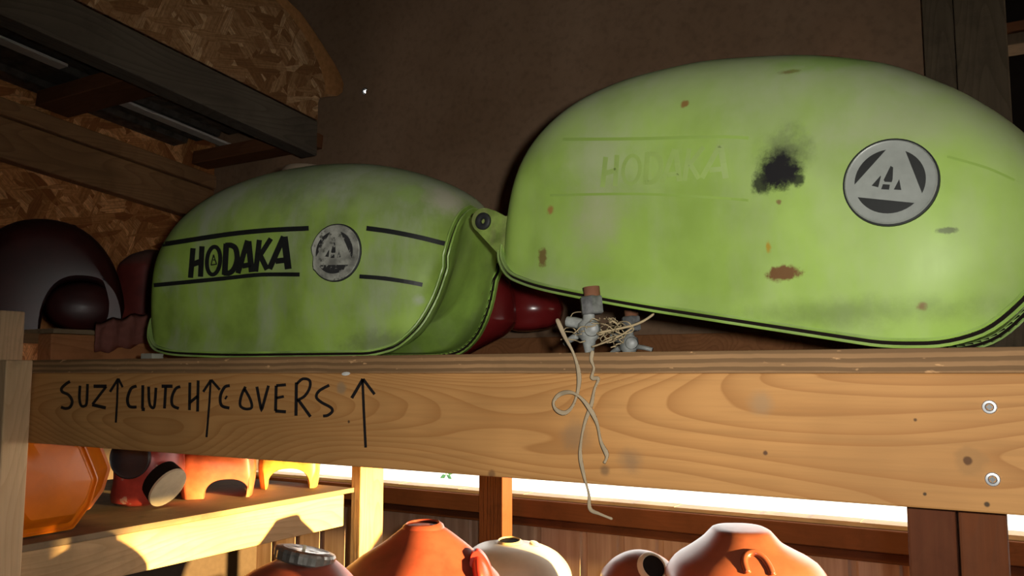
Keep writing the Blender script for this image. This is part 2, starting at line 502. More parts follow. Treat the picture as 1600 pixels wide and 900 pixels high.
# left bay: two rafters, tin, purlins, strand board
XR1 = -1.31
def on_x(u, v, x): return at_x(u, v, x)
A0 = on_x(497, 190, XR1); A1 = on_x(497, 244, XR1)          # end of the near rafter, upper and lower edge
B0 = on_x(150, 17, XR1); B1 = on_x(150, 68, XR1)
sl = (A0.z - B0.z) / (A0.y - B0.y)
def rafter(name, x0, x1, top, depth, y0, y1, mat):
    vs_ = []
    for y in (y0, y1):
        zt = top.z + sl * (y - top.y)
        for x in (x0, x1):
            vs_ += [Vector((x, y, zt)), Vector((x, y, zt - depth))]
    fs = [(0, 1, 3, 2), (4, 6, 7, 5), (0, 2, 6, 4), (1, 5, 7, 3), (0, 4, 5, 1), (2, 3, 7, 6)]
    bm = bmesh.new()
    bv = [bm.verts.new(v) for v in vs_]
    for f in fs: bm.faces.new([bv[i] for i in f])
    bmesh.ops.bevel(bm, geom=list(bm.edges), offset=0.002, segments=1, affect='EDGES')
    return from_bm(name, bm, mat)
RD = A0.z - A1.z
r1 = rafter('roof_rafter', XR1 - 0.045, XR1, A0, RD, -0.9, A0.y, M_RAFTER)
tag(r1, 'dark weathered rafter sloping below the strand board sheet', 'rafter')
# roof plane of the bay
XR2 = -1.775
C0 = on_x(345, 282, XR2)
r2 = rafter('roof_rafter', XR2 - 0.02, XR2 + 0.022, C0, 0.035, -0.9, 1.46, M_RAFTER_B)
tag(r2, 'thin lighter brown rafter along the left wall top', 'rafter')
r3 = rafter('wall_plate', XR2 - 0.02, XR2 + 0.012, C0 + Vector((0, 0, -0.037)), 0.085, -0.9, 1.46, M_RAFTER_B)
tag(r3, 'dark brown board under the thin rafter on left wall', 'board')
def roof_z(y, off=0.0): return A0.z + sl * (y - A0.y) + off
# tin with ribs
prof = []
x = -1.80
while x < XR1 + 0.01:
    prof += [(x, 0), (x + 0.050, 0), (x + 0.058, 0.014), (x + 0.078, 0.014), (x + 0.086, 0)]
    x += 0.12
prof = [p for p in prof if p[0] < XR1 - 0.03] + [(XR1 - 0.03, 0)]
vs_ = []; fs = []
for (a, b) in prof:
    vs_ += [Vector((a, -0.95, roof_z(-0.95, 0.012 + b))), Vector((a, A0.y - 0.002, roof_z(A0.y, 0.012 + b)))]
for i in range(len(prof) - 1): fs.append((2 * i, 2 * i + 2, 2 * i + 3, 2 * i + 1))
tin = build('ceiling_tin', vs_, fs, M_TIN); struct(tin)
tag(tin)
def purlin(u, v, w, label):
    d = ray(u, v)
    # on the roof plane
    t = (A0.z - 0.012 - sl * A0.y) / (d.z - sl * d.y)
    p = d * t
    p.y = min(p.y, 1.405)
    z = roof_z(p.y, -0.018)
    o = obox('purlin', (XR2 + 0.024, p.y, z), (XR1 - 0.047, p.y, z), (0, 1, sl), w, 0.034, M_PURLIN)
    tag(o, label, 'purlin')
    return p
purlin(152, 140, 0.075, 'red brown purlin between the rafters at upper left')
purlin(395, 274, 0.050, 'red brown purlin at the low end of the rafters')
purlin(-60, 20, 0.07, 'red brown purlin at the left edge of the picture')
# white strips painted in for a gleam of light along the roof tin
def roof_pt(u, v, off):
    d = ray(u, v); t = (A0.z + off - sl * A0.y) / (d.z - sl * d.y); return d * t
for (a, b, w, lab) in (((172, 152), (366, 248), 0.030, 'white strip standing in for a gleam on the roof tin above left tank'), ((-10, 58), (88, 108), 0.030, 'white strip standing in for a gleam on the roof tin at upper left corner')):
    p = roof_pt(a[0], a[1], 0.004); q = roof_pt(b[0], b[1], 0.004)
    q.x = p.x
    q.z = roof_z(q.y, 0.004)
    tag(obox('roof_gleam', p, q, (1, 0, 0), w, 0.006, M_GLEAM, bevel=0.001), lab, 'strip')

# strand board sheet above the near rafter, with a rounded cut bump
XO = XR1 + 0.004
edge_px = [(446, -3), (470, 20), (490, 48), (508, 76), (523, 100), (533, 119), (537, 132), (535, 144), (527, 150), (510, 151), (500, 153), (497, 160), (496, 200), (496, 246)]
edge = [on_x(u, v, XO) for u, v in edge_px]
poly = [Vector((XO, -0.9, 1.33)), Vector((XO, edge[0].y - 0.05, 1.33))] + edge
poly = poly + [Vector((XO, -0.9, roof_z(-0.9, -RD)))]
# keep the lower edge just behind the rafter face
bm = bmesh.new()
fr = [bm.verts.new(p) for p in poly]
bk = [bm.verts.new(p + Vector((-0.003, 0, 0))) for p in poly]
bm.faces.new(fr); bm.faces.new(list(reversed(bk)))
for i in range(len(poly)):
    j = (i + 1) % len(poly)
    bm.faces.new((fr[i], bk[i], bk[j], fr[j]))
# the sheet is drawn 4 mm proud of the rafter, so cut it along the rafter's top edge
n_ = Vector((0, -sl, 1)).normalized()
bmesh.ops.bisect_plane(bm, geom=list(bm.verts) + list(bm.edges) + list(bm.faces), plane_co=Vector((0, A0.y, A0.z + 0.001)), plane_no=n_, clear_inner=True)
bmesh.ops.holes_fill(bm, edges=bm.edges)
sheet = from_bm('strand_board_sheet', bm, M_OSB)
tag(sheet, 'strand board sheet with a rounded cut corner above dark rafter', 'board')
# raw sawn edge of the bump, broad and bevelled
cut = []
ins = [(428, -3), (452, 22), (474, 52), (490, 80), (500, 104), (505, 120), (508, 132), (508, 140), (507, 146)]
out_ = edge_px[:9]
vs_ = []; fs = []
for (a, b) in zip(ins, out_):
    vs_ += [on_x(a[0], a[1], XO + 0.002), on_x(b[0], b[1], XO + 0.001) , on_x(b[0], b[1], XO - 0.006)]
for i in range(len(ins) - 1):
    a = 3 * i
    fs += [(a, a + 1, a + 4, a + 3), (a + 1, a + 2, a + 5, a + 4)]
o = build('sawn_edge', vs_, fs, M_OSB_CUT, sheet, True)
o['label'] = 'raw orange sawn edge'


# studs at the right behind the shelf
xa = at_y(1442, 60, 1.40).x; xb = at_y(1494, 60, 1.40).x; xc = at_y(1574, 60, 1.37).x
tag(box('shelf_stud', xa, xb - 0.002, 1.41, 1.49, 0.0195, 1.30, M_STUD), 'narrow grey brown stud behind the right green tank', 'post')
st = box('shelf_stud', xb, xc, 1.36, 1.45, 0.0195, 1.30, M_STUD)
tag(st, 'wide grey brown stud with metal plate at its foot behind right green tank', 'post')
# metal plate at its foot
pp = [(1543, 470), (1562, 470), (1571, 524), (1537, 524)]
pl = [at_y(u, v, 1.358) for u, v in pp]
v_ = pl + [p + Vector((0, -0.002, 0)) for p in pl]
o = build('tie_plate', v_, [(0, 1, 2, 3), (7, 6, 5, 4), (0, 4, 5, 1), (1, 5, 6, 2), (2, 6, 7, 3), (3, 7, 4, 0)], M_STEEL, st)
o['label'] = 'bright zinc tie plate'
for (u, v) in ((1557, 511), (1557, 482)):
    v_, f_ = lathe(at_y(u, v, 1.356), (0, -1, 0), [(-0.001, 0.0035), (0.0012, 0.0035), (0.0018, 0.0015)], 12)
    build('nail_head', v_, f_, M_NUT, o)
q0 = at_y(1571, 42, 1.62); q1 = at_y(1571, 78, 1.62)
hb = box('high_shelf_board', q0.x, q0.x + 0.5, 1.60, 1.66, (q0.z + q1.z) / 2 + 0.003, q0.z, M_PURLIN)
tag(hb, 'short brown board end at the upper right picture edge', 'board')
box('lower_board', q0.x, q0.x + 0.5, 1.60, 1.66, q1.z, (q0.z + q1.z) / 2, M_STUD, hb)

# ------------------------------------------------------------------ upper shelf
BY = 0.695                                                  # front face of the beam
def beam_pt(u, v): return at_y(u, v, BY)
bz0 = -0.0985; bz1 = 0.0
BX0 = -1.440; BX1 = 0.30
b_org = Vector(((BX0 + BX1) / 2, BY + 0.019, bz0))
kn = [(beam_pt(1517, 720), 0.011, (0.36, 0.19, 0.07), 0.35, 0.7), (beam_pt(1512, 720), 0.0032, (0.10, 0.045, 0.02), 0.4, 0.9), (beam_pt(533, 607), 0.0075, (0.30, 0.20, 0.11), 0.5, 0.8),
      (beam_pt(1196, 708), 0.0022, (0.10, 0.05, 0.03), 0.5, 0.9), (beam_pt(545, 659), 0.002, (0.05, 0.03, 0.02), 0.5, 0.9),
      (beam_pt(900, 680), 0.016, (0.22, 0.15, 0.09), 0.8, 0.5), (beam_pt(985, 720), 0.012, (0.20, 0.14, 0.09), 0.8, 0.5),
      (beam_pt(1190, 630), 0.011, (0.34, 0.24, 0.14), 0.8, 0.5), (beam_pt(945, 735), 0.005, (0.12, 0.08, 0.05), 0.7, 0.6),
      (beam_pt(768, 741), 0.005, (0.16, 0.08, 0.04), 0.5, 0.7), (beam_pt(1445, 772), 0.0016, (0.04, 0.03, 0.02), 0.5, 0.9),
      (beam_pt(1542, 788), 0.002, (0.04, 0.03, 0.02), 0.5, 0.9), (beam_pt(1430, 656), 0.0016, (0.05, 0.03, 0.02), 0.5, 0.8)]
M_BEAM = wood('pine beam', (0.53, 0.268, 0.092), (0.33, 0.135, 0.038), axis=0, seed=0.37, rings=15.0, ringamt=0.70, lowscale=9.0, knots=kn, org=b_org, rough=0.62)
beam = box('shelf_beam', BX0, BX1, BY, BY + 0.038, bz0, bz1, M_BEAM, bevel=0.0016)
tag(beam, 'long pine beam with handwritten marker words under the green tanks', 'beam')
M_PLY = wood('plywood edge', (0.36, 0.205, 0.095), (0.13, 0.07, 0.03), axis=0, seed=3.7, bands=145.0, grime=0.3, ringamt=0.1)
PT = 0.0185
ply = box('shelf_board', -1.28, 0.30, BY - 0.002, 1.4985, 0.0, PT, M_PLY, bevel=0.0008)
tag(ply, 'plywood shelf board carrying the two green tanks', 'shelf')

# screws
for (u, v) in ((1546, 636), (1551, 749)):
    c = beam_pt(u, v)
    v_, f_ = lathe(c + Vector((0, 0.0005, 0)), (0, -1, 0), [(-0.001, 0.0048), (0.0006, 0.0050), (0.0013, 0.0044), (0.0016, 0.0030), (0.0004, 0.0022), (0.0002, 0.0005)], 20)
    s = build('screw', v_, f_, M_STEEL, beam, True, 30)
    bm = bmesh.new(); box_bm(bm, c.x - 0.0016, c.x + 0.0016, c.y - 0.0012, c.y - 0.0004, c.z - 0.0016, c.z + 0.0016)
    for w in bm.verts:
        d = w.co - c; w.co = c + Vector((d.x * 0.707 - d.z * 0.707, d.y, d.x * 0.707 + d.z * 0.707))
    from_bm('square_socket', bm, M_NUT, s)

# handwriting on the beam
def resample(path, step):
    out = [path[0]]
    for a, b in zip(path, path[1:]):
        L = math.hypot(b[0] - a[0], b[1] - a[1]); n = max(1, int(L / step))
        for k in range(1, n + 1): out.append((a[0] + (b[0] - a[0]) * k / n, a[1] + (b[1] - a[1]) * k / n))
    return out
def curve2(path, sub=5):
    p3 = smooth_path([Vector((a, b, 0)) for a, b in path], sub)
    return [(p.x, p.y) for p in p3]
def stroke_mesh(strokes, hit, off):
    """strokes: (path in photo pixels, width or (w0, w1), closed); hit(u,v) -> point, normal on a real surface"""
    vs_ = []; fs = []
    for path, w, closed in strokes:
        pts = resample(path, 4.0)
        if closed: pts = pts[:-1] if pts[0] == pts[-1] else pts
        n = len(pts); base = len(vs_)
        for i, (x, y) in enumerate(pts):
            if closed: a = pts[(i - 1) % n]; b = pts[(i + 1) % n]
            else: a = pts[max(i - 1, 0)]; b = pts[min(i + 1, n - 1)]
            tx, ty = b[0] - a[0], b[1] - a[1]; L = math.hypot(tx, ty) or 1
            nx, ny = -ty / L, tx / L
            ww = w if not isinstance(w, (tuple, list)) else w[0] + (w[1] - w[0]) * i / max(1, n - 1)
            for k in (-0.5, 0.0, 0.5):
                p, nn = hit(x + nx * ww * k, y + ny * ww * k)
                vs_.append(p + nn * off)
        m_ = n if closed else n - 1
        for i in range(m_):
            j = (i + 1) % n
            for k in (0, 1):
                fs.append((base + 3 * i + k, base + 3 * j + k, base + 3 * j + k + 1, base + 3 * i + k + 1))
    return vs_, fs
def beam_hit(u, v): return beam_pt(u, v), Vector((0, -1, 0))
def c6(x, y): return (80 + x / 3.077, 570 + y / 3.077)       # crop pixels -> photo pixels
W_ = 4.4
hand = []
def hw(pts, w=W_, curved=False):
    p = [c6(*q) for q in pts]
    hand.append((curve2(p) if curved else p, w, False))
hw([(92, 80), (75, 90), (52, 112), (55, 130), (85, 145), (102, 175), (92, 203), (70, 210), (48, 203)], 4.6, True)
hw([(140, 100), (137, 160), (145, 195), (162, 198), (172, 180), (176, 92)], 4.4, True)
hw([(205, 103), (268, 103)], 5.5); hw([(266, 104), (200, 190)], 4.2); hw([(198, 192), (264, 207)], 5.2)
hw([(322, 68), (318, 180), (312, 278)], 3.4); hw([(284, 130), (324, 66)], 4.0); hw([(324, 66), (345, 108)], 3.6)
hw([(412, 102), (385, 115), (368, 165), (378, 200), (412, 203)], 4.8, True)
hw([(442, 98), (440, 212)], 4.6); hw([(436, 213), (452, 215)], 5.5)
hw([(470, 105), (472, 170), (480, 200), (497, 200), (505, 110)], 4.4, True)
hw([(532, 103), (585, 103)], 5.4); hw([(552, 103), (546, 210)], 4.6)
hw([(622, 105), (600, 115), (582, 155), (585, 195), (615, 210)], 4.6, True)
hw([(668, 85), (666, 218)], 4.6); hw([(708, 75), (705, 225)], 4.6); hw([(664, 185), (706, 150)], 4.6)
hw([(768, 75), (762, 180), (748, 348)], 3.4); hw([(732, 130), (770, 72)], 4.0); hw([(770, 72), (812, 120)], 4.2)
hw([(860, 100), (835, 108), (815, 150), (820, 195), (858, 208)], 4.8, True); hw([(838, 155), (846, 160)], 6)
hw([(935, 105), (915, 150), (910, 195), (935, 212), (965, 205), (958, 165), (930, 115)], 4.4, True)
hw([(990, 105), (1012, 222), (1046, 100)], 4.6)
hw([(1083, 100), (1080, 222)], 4.8); hw([(1083, 100), (1130, 96)], 4.6); hw([(1083, 160), (1120, 152)], 4.2); hw([(1078, 222), (1130, 226)], 5.0)
hw([(1180, 85), (1178, 245)], 5.0); hw([(1182, 92), (1210, 68), (1243, 75), (1244, 110), (1220, 150), (1182, 172)], 4.4, True); hw([(1190, 170), (1248, 250)], 4.8)
hw([(1338, 98), (1290, 125), (1276, 155), (1300, 180), (1345, 205), (1352, 225), (1330, 243), (1308, 246)], 4.6, True)
hw([(1498, 70), (1504, 220), (1513, 398)], 4.2); hw([(1446, 160), (1500, 68)], 5.0); hw([(1500, 68), (1556, 142)], 4.6)
v_, f_ = stroke_mesh(hand, beam_hit, 0.0004)
o = build('lettering', v_, f_, M_INK, beam); o['label'] = 'handwritten black marker words and arrows'
# pale chip of paper at the ply joint
v_, f_ = lathe(at_y(541, 584, BY - 0.003), (0, -1, 0.2), [(0, 0.001), (0.0006, 0.006), (0.001, 0.001)], 10)
v_ = [Vector((p.x, p.y, at_y(541, 584, BY - 0.003).z + (p.z - at_y(541, 584, BY - 0.003).z) * 0.35)) for p in v_]
tag(build('paint_chip', v_, f_, plain('white chip', (0.7, 0.68, 0.62)), None), 'tiny white flake stuck at the joint under the plywood edge', 'flake')

# posts
x1 = at_y(48, 640, 0.6925).x; x0 = x1 - 0.089
tag(box('shelf_post', x0, x1, 0.655, 0.6925, FLOOR_Z, at_y(30, 562, 0.655).z, M_POST), 'pale front post at the left end of the pine beam', 'post')
x1 = at_y(38, 520, 0.772).x
tag(box('shelf_post', x1 - 0.075, x1, 0.7338, 0.772, -0.062, at_y(30, 483, 0.735).z, M_POST), 'taller knotty post right behind the left front post', 'post')
# right post behind the beam: a wide board and a narrow one beside it
x0 = at_y(1419, 850, 0.735).x; xm = at_y(1497, 850, 0.735).x; x1 = at_y(1575, 850, 0.735).x
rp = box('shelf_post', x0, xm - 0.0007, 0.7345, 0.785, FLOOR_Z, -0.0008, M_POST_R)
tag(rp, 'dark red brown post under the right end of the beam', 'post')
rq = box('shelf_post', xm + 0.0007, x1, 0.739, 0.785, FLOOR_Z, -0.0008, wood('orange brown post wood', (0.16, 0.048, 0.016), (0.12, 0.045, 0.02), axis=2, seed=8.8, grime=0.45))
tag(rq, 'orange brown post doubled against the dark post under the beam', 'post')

# ------------------------------------------------------------------ left shelf units
XS = -1.22
LZ = at_x(300, 806, XS).z                                   # top of the lower shelf
Y_END = at_x(538, 762, XS).y
lb = box('lower_shelf_beam', XS - 0.038, XS, 0.700, Y_END, LZ - 0.075, LZ - 0.010, M_LOWBEAM)
tag(lb, 'sunlit beam along the front of the lower left shelf', 'beam')
ls = box('lower_shelf_board', -1.795, XS + 0.001, 0.700, Y_END + 0.03, LZ - 0.0095, LZ, M_LOWPLY, bevel=0.0008)
tag(ls, 'dusty lower shelf board holding orange and red tanks', 'shelf')
xa = at_y(533, 800, Y_END + 0.002).x
xb = at_y(548, 800, Y_END + 0.002).x
d_ = ray(585, 800); ybk = xb / d_.x * d_.y
tag(box('shelf_post', xa, xb, Y_END + 0.032, ybk + 0.03, FLOOR_Z, 0.0, M_POST_L), 'sunlit post at the far end of the lower left shelf', 'post')

RZ = at_x(40, 511, -1.30).z
lr = box('side_rail', -1.338, -1.30, 0.775, 1.47, -0.03, RZ - 0.008, M_RAIL)
tag(lr, 'orange brown rail running back at left end of upper shelf', 'rail')
lt = box('side_shelf_board', -1.795, -1.296, 0.775, 1.47, RZ - 0.0075, RZ, M_LOWPLY, bevel=0.0008)
tag(lt, 'thin shelf board under the dark red tanks at left', 'shelf')

# low bench that carries the front row of tanks
BZ = -0.62
bench = box('bench_board', -1.16, 0.28, 0.80, 2.04, BZ - 0.02, BZ, M_LOWPLY)
tag(bench, 'dusty bench board under the tanks at the bottom of the picture', 'bench')
for (x, y) in ((-1.10, 0.84), (0.22, 0.84), (-1.10, 1.90), (0.22, 1.90)):
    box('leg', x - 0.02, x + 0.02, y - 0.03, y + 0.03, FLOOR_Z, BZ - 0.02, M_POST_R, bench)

# ------------------------------------------------------------------ green tanks
ZT = pchip([(0, .085), (.008, .112), (.03, .150), (.08, .185), (.16, .213), (.28, .235), (.42, .247), (.55, .250), (.68, .246), (.80, .234), (.89, .219), (.95, .205), (.985, .192), (1, .178)])
ZB = pchip([(0, .080), (.006, .060), (.03, .028), (.08, .010), (.2, .003), (.45, 0), (.78, 0), (.85, .006), (.905, .025), (.95, .062), (.98, .115), (1, .172)])
WW = pchip([(0, .0), (.006, .030), (.02, .052), (.06, .074), (.15, .092), (.35, .108), (.6, .120), (.78, .122), (.88, .116), (.95, .103), (.985, .090), (1, .080)])
ZC = pchip([(0, .082), (.05, .082), (.2, .088), (.5, .10), (.8, .105), (1, .11)])

ZT_R = pchip([(0, .085), (.008, .112), (.03, .150), (.08, .187), (.16, .216), (.28, .238), (.42, .250), (.55, .252), (.68, .245), (.80, .223), (.89, .195), (.95, .167), (.985, .146), (1, .132)])
ZB_R = pchip([(0, .080), (.006, .060), (.03, .028), (.08, .010), (.2, .003), (.45, 0), (.76, 0), (.84, .005), (.90, .018), (.95, .050), (.985, .095), (1, .128)])
def green_tank(L, H, Wd, place, knee=0.012, ZT=ZT, ZB=ZB):
    """place(Vector(s, y, z)) -> world; returns shell, pan, rim geometry"""
    NS, NP = 84, 26
    rings = []; near = []; far = []
    for i in range(NS + 1):
        tau = i / NS
        s = 0.5 - 0.5 * math.cos(math.pi * tau)
        zt = ZT(s) * H; zb = ZB(s) * H; w = WW(s) * Wd; zc = ZC(s) * H
        if zc > zt - 0.004: zc = zt - 0.004
        n = 2.5
        prof = []
        if zb < zc:
            for k in range(16):
                q = 1 - k / 16.0
                z = zc - (zc - zb) * q
                prof.append((w * (1 - 0.10 * q ** 2.2), z))
            t0 = 0.0
        else:
            t0 = math.asin(min(1, max(0, (zb - zc) / max(1e-6, zt - zc))) ** (n / 2))
        for k in range(41):
            th = t0 + (math.pi / 2 - t0) * k / 40
            prof.append((w * max(0, math.cos(th)) ** (2 / n), zc + (zt - zc) * math.sin(th) ** (2 / n)))
        prof2 = []
        for (y, z) in prof:                                  # knee hollow towards the rear
            kn_ = knee * sstep(.62, .50, s) * sstep(.02, .12, s) * sstep(.52, .36, z / (0.25 * H)) * sstep(0.0, .12, z / (0.25 * H) + 0.02)
            prof2.append((max(0, y - kn_ * min(1, y / 0.05)), z))
        # resample by length
        ln = [0]
        for a, b in zip(prof2, prof2[1:]): ln.append(ln[-1] + math.hypot(b[0] - a[0], b[1] - a[1]))
        half = []
        j = 0
        for k in range(NP + 1):
            d = ln[-1] * k / NP
            while j < len(ln) - 2 and ln[j + 1] < d: j += 1
            t = (d - ln[j]) / max(1e-9, ln[j + 1] - ln[j])
            half.append((prof2[j][0] + (prof2[j + 1][0] - prof2[j][0]) * t, prof2[j][1] + (prof2[j + 1][1] - prof2[j][1]) * t))
        x = (s - 0.5) * L
        ring = [Vector((x, -y, z)) for y, z in half] + [Vector((x, y, z)) for y, z in reversed(half[:-1])]
        rings.append(ring); near.append(ring[0]); far.append(ring[-1])
    wr = [[place(p) for p in r] for r in rings]
    shell = grid(wr, closed=False, cap=False)
    # pan: ruled surface between the two rim curves, pushed in along the middle to form the frame tunnel
    pan = []
    for i in range(NS + 1):
        row = []
        for k in range(13):
            t = k / 12
            p = near[i].lerp(far[i], t)
            yy = abs(p.y)
            p.z += 0.035 * H * sstep(0.055, 0.035, yy) * sstep(0.05, 0.09, abs(near[i].y))
            row.append(place(p))
        pan.append(row)
    pan = grid(pan, closed=False, cap=False)
    # rim loop
    loop = near + list(reversed(far[1:-1]))
    n = len(loop); rimA = []; rimB = []; rimC = []
    slope = lambda s: (ZB(min(1, s + 0.01)) - ZB(max(0, s - 0.01))) * H / (0.02 * L)
    for i, p in enumerate(loop):
        s = p.x / L + 0.5
        g = slope(s); nrm = Vector((g, 0, -1)).normalized()
        tan = (loop[(i + 1) % n] - loop[(i - 1) % n]).normalized()
        o_ = tan.cross(nrm)
        cen = Vector((0, 0, p.z))
        if o_.dot(Vector((p.x * 0.4, p.y, 0)) ) < 0: o_ = -o_
        if s < 0.004: o_ = Vector((-1, 0, 0))
        o_.normalize()
        a = p
        def ring_(c, wd, th):
            return [place(c - o_ * 0.004 + nrm * -th), place(c + o_ * wd + nrm * -th), place(c + o_ * (wd + th * 0.5)), place(c + o_ * wd + nrm * th), place(c - o_ * 0.004 + nrm * th)]
        rimA.append(ring_(a + nrm * 0.001, 0.0058, 0.0013))
        rimB.append(ring_(a + nrm * 0.0065, 0.0035, 0.0012))
        rimC.append([place(a + nrm * 0.0005), place(a + nrm * 0.006), place(a + nrm * 0.006 - o_ * 0.004), place(a + nrm * 0.0005 - o_ * 0.004)])
    def loopgrid(rr):
        return grid(rr + [rr[0]], True, False)
    return shell, pan, join(loopgrid(rimA), loopgrid(rimB)), loopgrid(rimC)

def rotplace(c, yaw, tilt):
    R = Matrix.Rotation(yaw, 3, 'Z') @ Matrix.Rotation(tilt, 3, 'Y')
    c = Vector(c)
    return lambda p: c + R @ p

def bvh_hit(bvh):
    def h(u, v):
        d = ray(u, v).normalized()
        loc, nn, i, dist = bvh.ray_cast(Vector((0, 0, 0)), d)
        if loc is None:
            # slide towards nearest surface point along the ray
            best = None
            for k in range(60):
                q = d * (0.5 + k * 0.02); r = bvh.find_nearest(q)
                if best is None or r[3] < best[3]: best = r
            loc, nn = best[0], best[1]
        if nn.dot(d) > 0: nn = -nn
        return loc.copy(), nn.copy()
    return h

def fan(poly, hit3):
    """triangulate and subdivide a small polygon, then place it through hit3"""
    bm = bmesh.new()
    f = bm.faces.new([bm.verts.new((a, b, 0)) for a, b in poly])
    bmesh.ops.triangulate(bm, faces=[f])
    bmesh.ops.subdivide_edges(bm, edges=bm.edges, cuts=2, use_grid_fill=True)
    bm.verts.ensure_lookup_table()
    for i, v in enumerate(bm.verts): v.index = i
    vs_ = [hit3(v.co.x, v.co.y) for v in bm.verts]; fs = [tuple(v.index for v in f.verts) for f in bm.faces]
    bm.free()
    return vs_, fs

def badge(c, nrm, up, R, parent, face_mat, notch=False, roll=0.0, label=None, ink=None):
    nrm = nrm.normalized(); up = (up - nrm * up.dot(nrm)).normalized(); rt = up.cross(nrm)
    if roll: 
        q = Matrix.Rotation(roll, 3, nrm); up = q @ up; rt = q @ rt
    def P(x, y, h): return c + rt * (x * R) + up * (y * R) + nrm * h
    root_n = 56
    def rad(t):
        if notch:
            d = (math.degrees(t) - 188) 
            if abs(d) < 26: return 1 - 0.16 * (1 - abs(d) / 26) - 0.05 * math.sin(d)
        return 1.0
    rings = []
    for (r, h) in ((1.0, -0.006), (1.0, 0.0022), (0.97, 0.0034), (0.93, 0.0030), (0.6, 0.0036), (0.3, 0.0038), (0.02, 0.0039)):
        rings.append([P(r * rad(t) * math.cos(t), r * rad(t) * math.sin(t), h) for t in [2 * math.pi * k / root_n for k in range(root_n)]])
    v_, f_ = grid(rings, True, True)
    b = build('badge', v_, f_, face_mat, parent, True, 35)
    if label: b['label'] = label
    # dark rim line
    rr = []
    for (r, h) in ((0.985, -0.002), (1.045, -0.002), (1.035, 0.0016), (0.99, 0.0024)):
        rr.append([P(r * rad(t) * math.cos(t), r * rad(t) * math.sin(t), h) for t in [2 * math.pi * k / root_n for k in range(root_n)]])
    v_, f_ = grid(rr + [rr[0]], True, False)
    build('badge_rim', v_, f_, M_RUBBER, b, True, 40)
    # printed emblem: three circle segments round a triangle, small marks inside it
    parts = []
    hh = 0.0042
    def seg(a0, a1, r=0.76, inset=0.0):
        a0 = math.radians(a0); a1 = math.radians(a1)
        return [(r * math.cos(a0 + (a1 - a0) * k / 14), r * math.sin(a0 + (a1 - a0) * k / 14)) for k in range(15)]
    polys = [seg(104, 190), seg(-18, 72), seg(214, 322),
             [(-0.03, 0.36), (-0.13, 0.02), (-0.10, -0.02), (0.05, -0.02), (0.06, 0.05), (0.03, 0.33)],
             [(-0.13, -0.08), (-0.15, -0.2), (0.02, -0.2), (0.02, -0.08)],
             [(-0.21, 0.12), (-0.37, -0.13), (-0.22, -0.16), (-0.2, 0.1)],
             [(0.2, 0.06), (0.12, -0.19), (0.28, -0.19)]]
    for p in polys:
        parts.append(fan(p, lambda x, y: P(x, y, hh)))
    v_, f_ = join(*parts)
    build('emblem', v_, f_, ink or M_BLACK, b)
    return b

GREEN = (0.32, 0.475, 0.095)
DUSTG = (0.42, 0.46, 0.30)

# ---- left tank
LT_C = (-0.827, 0.862, PT + 0.0085); LT_YAW = math.radians(11)
plL = rotplace(LT_C, LT_YAW, 0.0)
shell, pan, rim, gap = green_tank(0.492, 1.03, 0.95, plL)
bv = BVHTree.FromPolygons(shell[0], shell[1]); hitL = bvh_hit(bv)
tL = empty('fuel_tank', plL(Vector((0, 0, -0.0085))), 'dusty green tank lettered in black with two stripes, left on shelf', 'fuel tank')
sv = shell[0]
lo = Vector((min(p.x for p in sv), min(p.y for p in sv), min(p.z for p in sv))); hi = Vector((max(p.x for p in sv), max(p.y for p in sv), 0))
orgL = Vector(((lo.x + hi.x) / 2, (lo.y + hi.y) / 2, lo.z))
def stn(hit, u, v, rpx, col, soft=0.6, amt=0.8, ns=90, sq=(1, 1, 1)):
    p, _ = hit(u, v); return (p, rpx * p.length / F_PX, col, soft, amt, ns, sq)
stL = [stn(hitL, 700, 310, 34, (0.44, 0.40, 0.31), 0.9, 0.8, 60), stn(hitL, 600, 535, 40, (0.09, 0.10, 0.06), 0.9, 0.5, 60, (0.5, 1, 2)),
       stn(hitL, 265, 430, 26, (0.42, 0.46, 0.36), 0.9, 0.5, 60), stn(hitL, 470, 270, 80, (0.12, 0.17, 0.06), 1.0, 0.5, 50),
       stn(hitL, 640, 300, 22, (0.27, 0.45, 0.05), 0.9, 0.5, 50), stn(hitL, 655, 470, 9, (0.40, 0.42, 0.34), 0.8, 0.6, 90)]
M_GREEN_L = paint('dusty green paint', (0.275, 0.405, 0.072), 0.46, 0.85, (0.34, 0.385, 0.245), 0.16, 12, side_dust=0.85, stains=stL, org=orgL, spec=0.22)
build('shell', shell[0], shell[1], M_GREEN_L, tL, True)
M_GREEN_P = paint('green paint of pan', (0.28, 0.45, 0.075), 0.38, 0.3, DUSTG, 0.18, 16, worn=(0.16, 0.08, 0.04), wornamt=0.70, side_dust=0.25)
build('bottom_pan', pan[0], pan[1], M_GREEN_P, tL, True)
build('seam_rim', rim[0], rim[1], M_GREEN_P, tL, True, 50)
build('seam_gap', gap[0], gap[1], M_HOLE, tL)
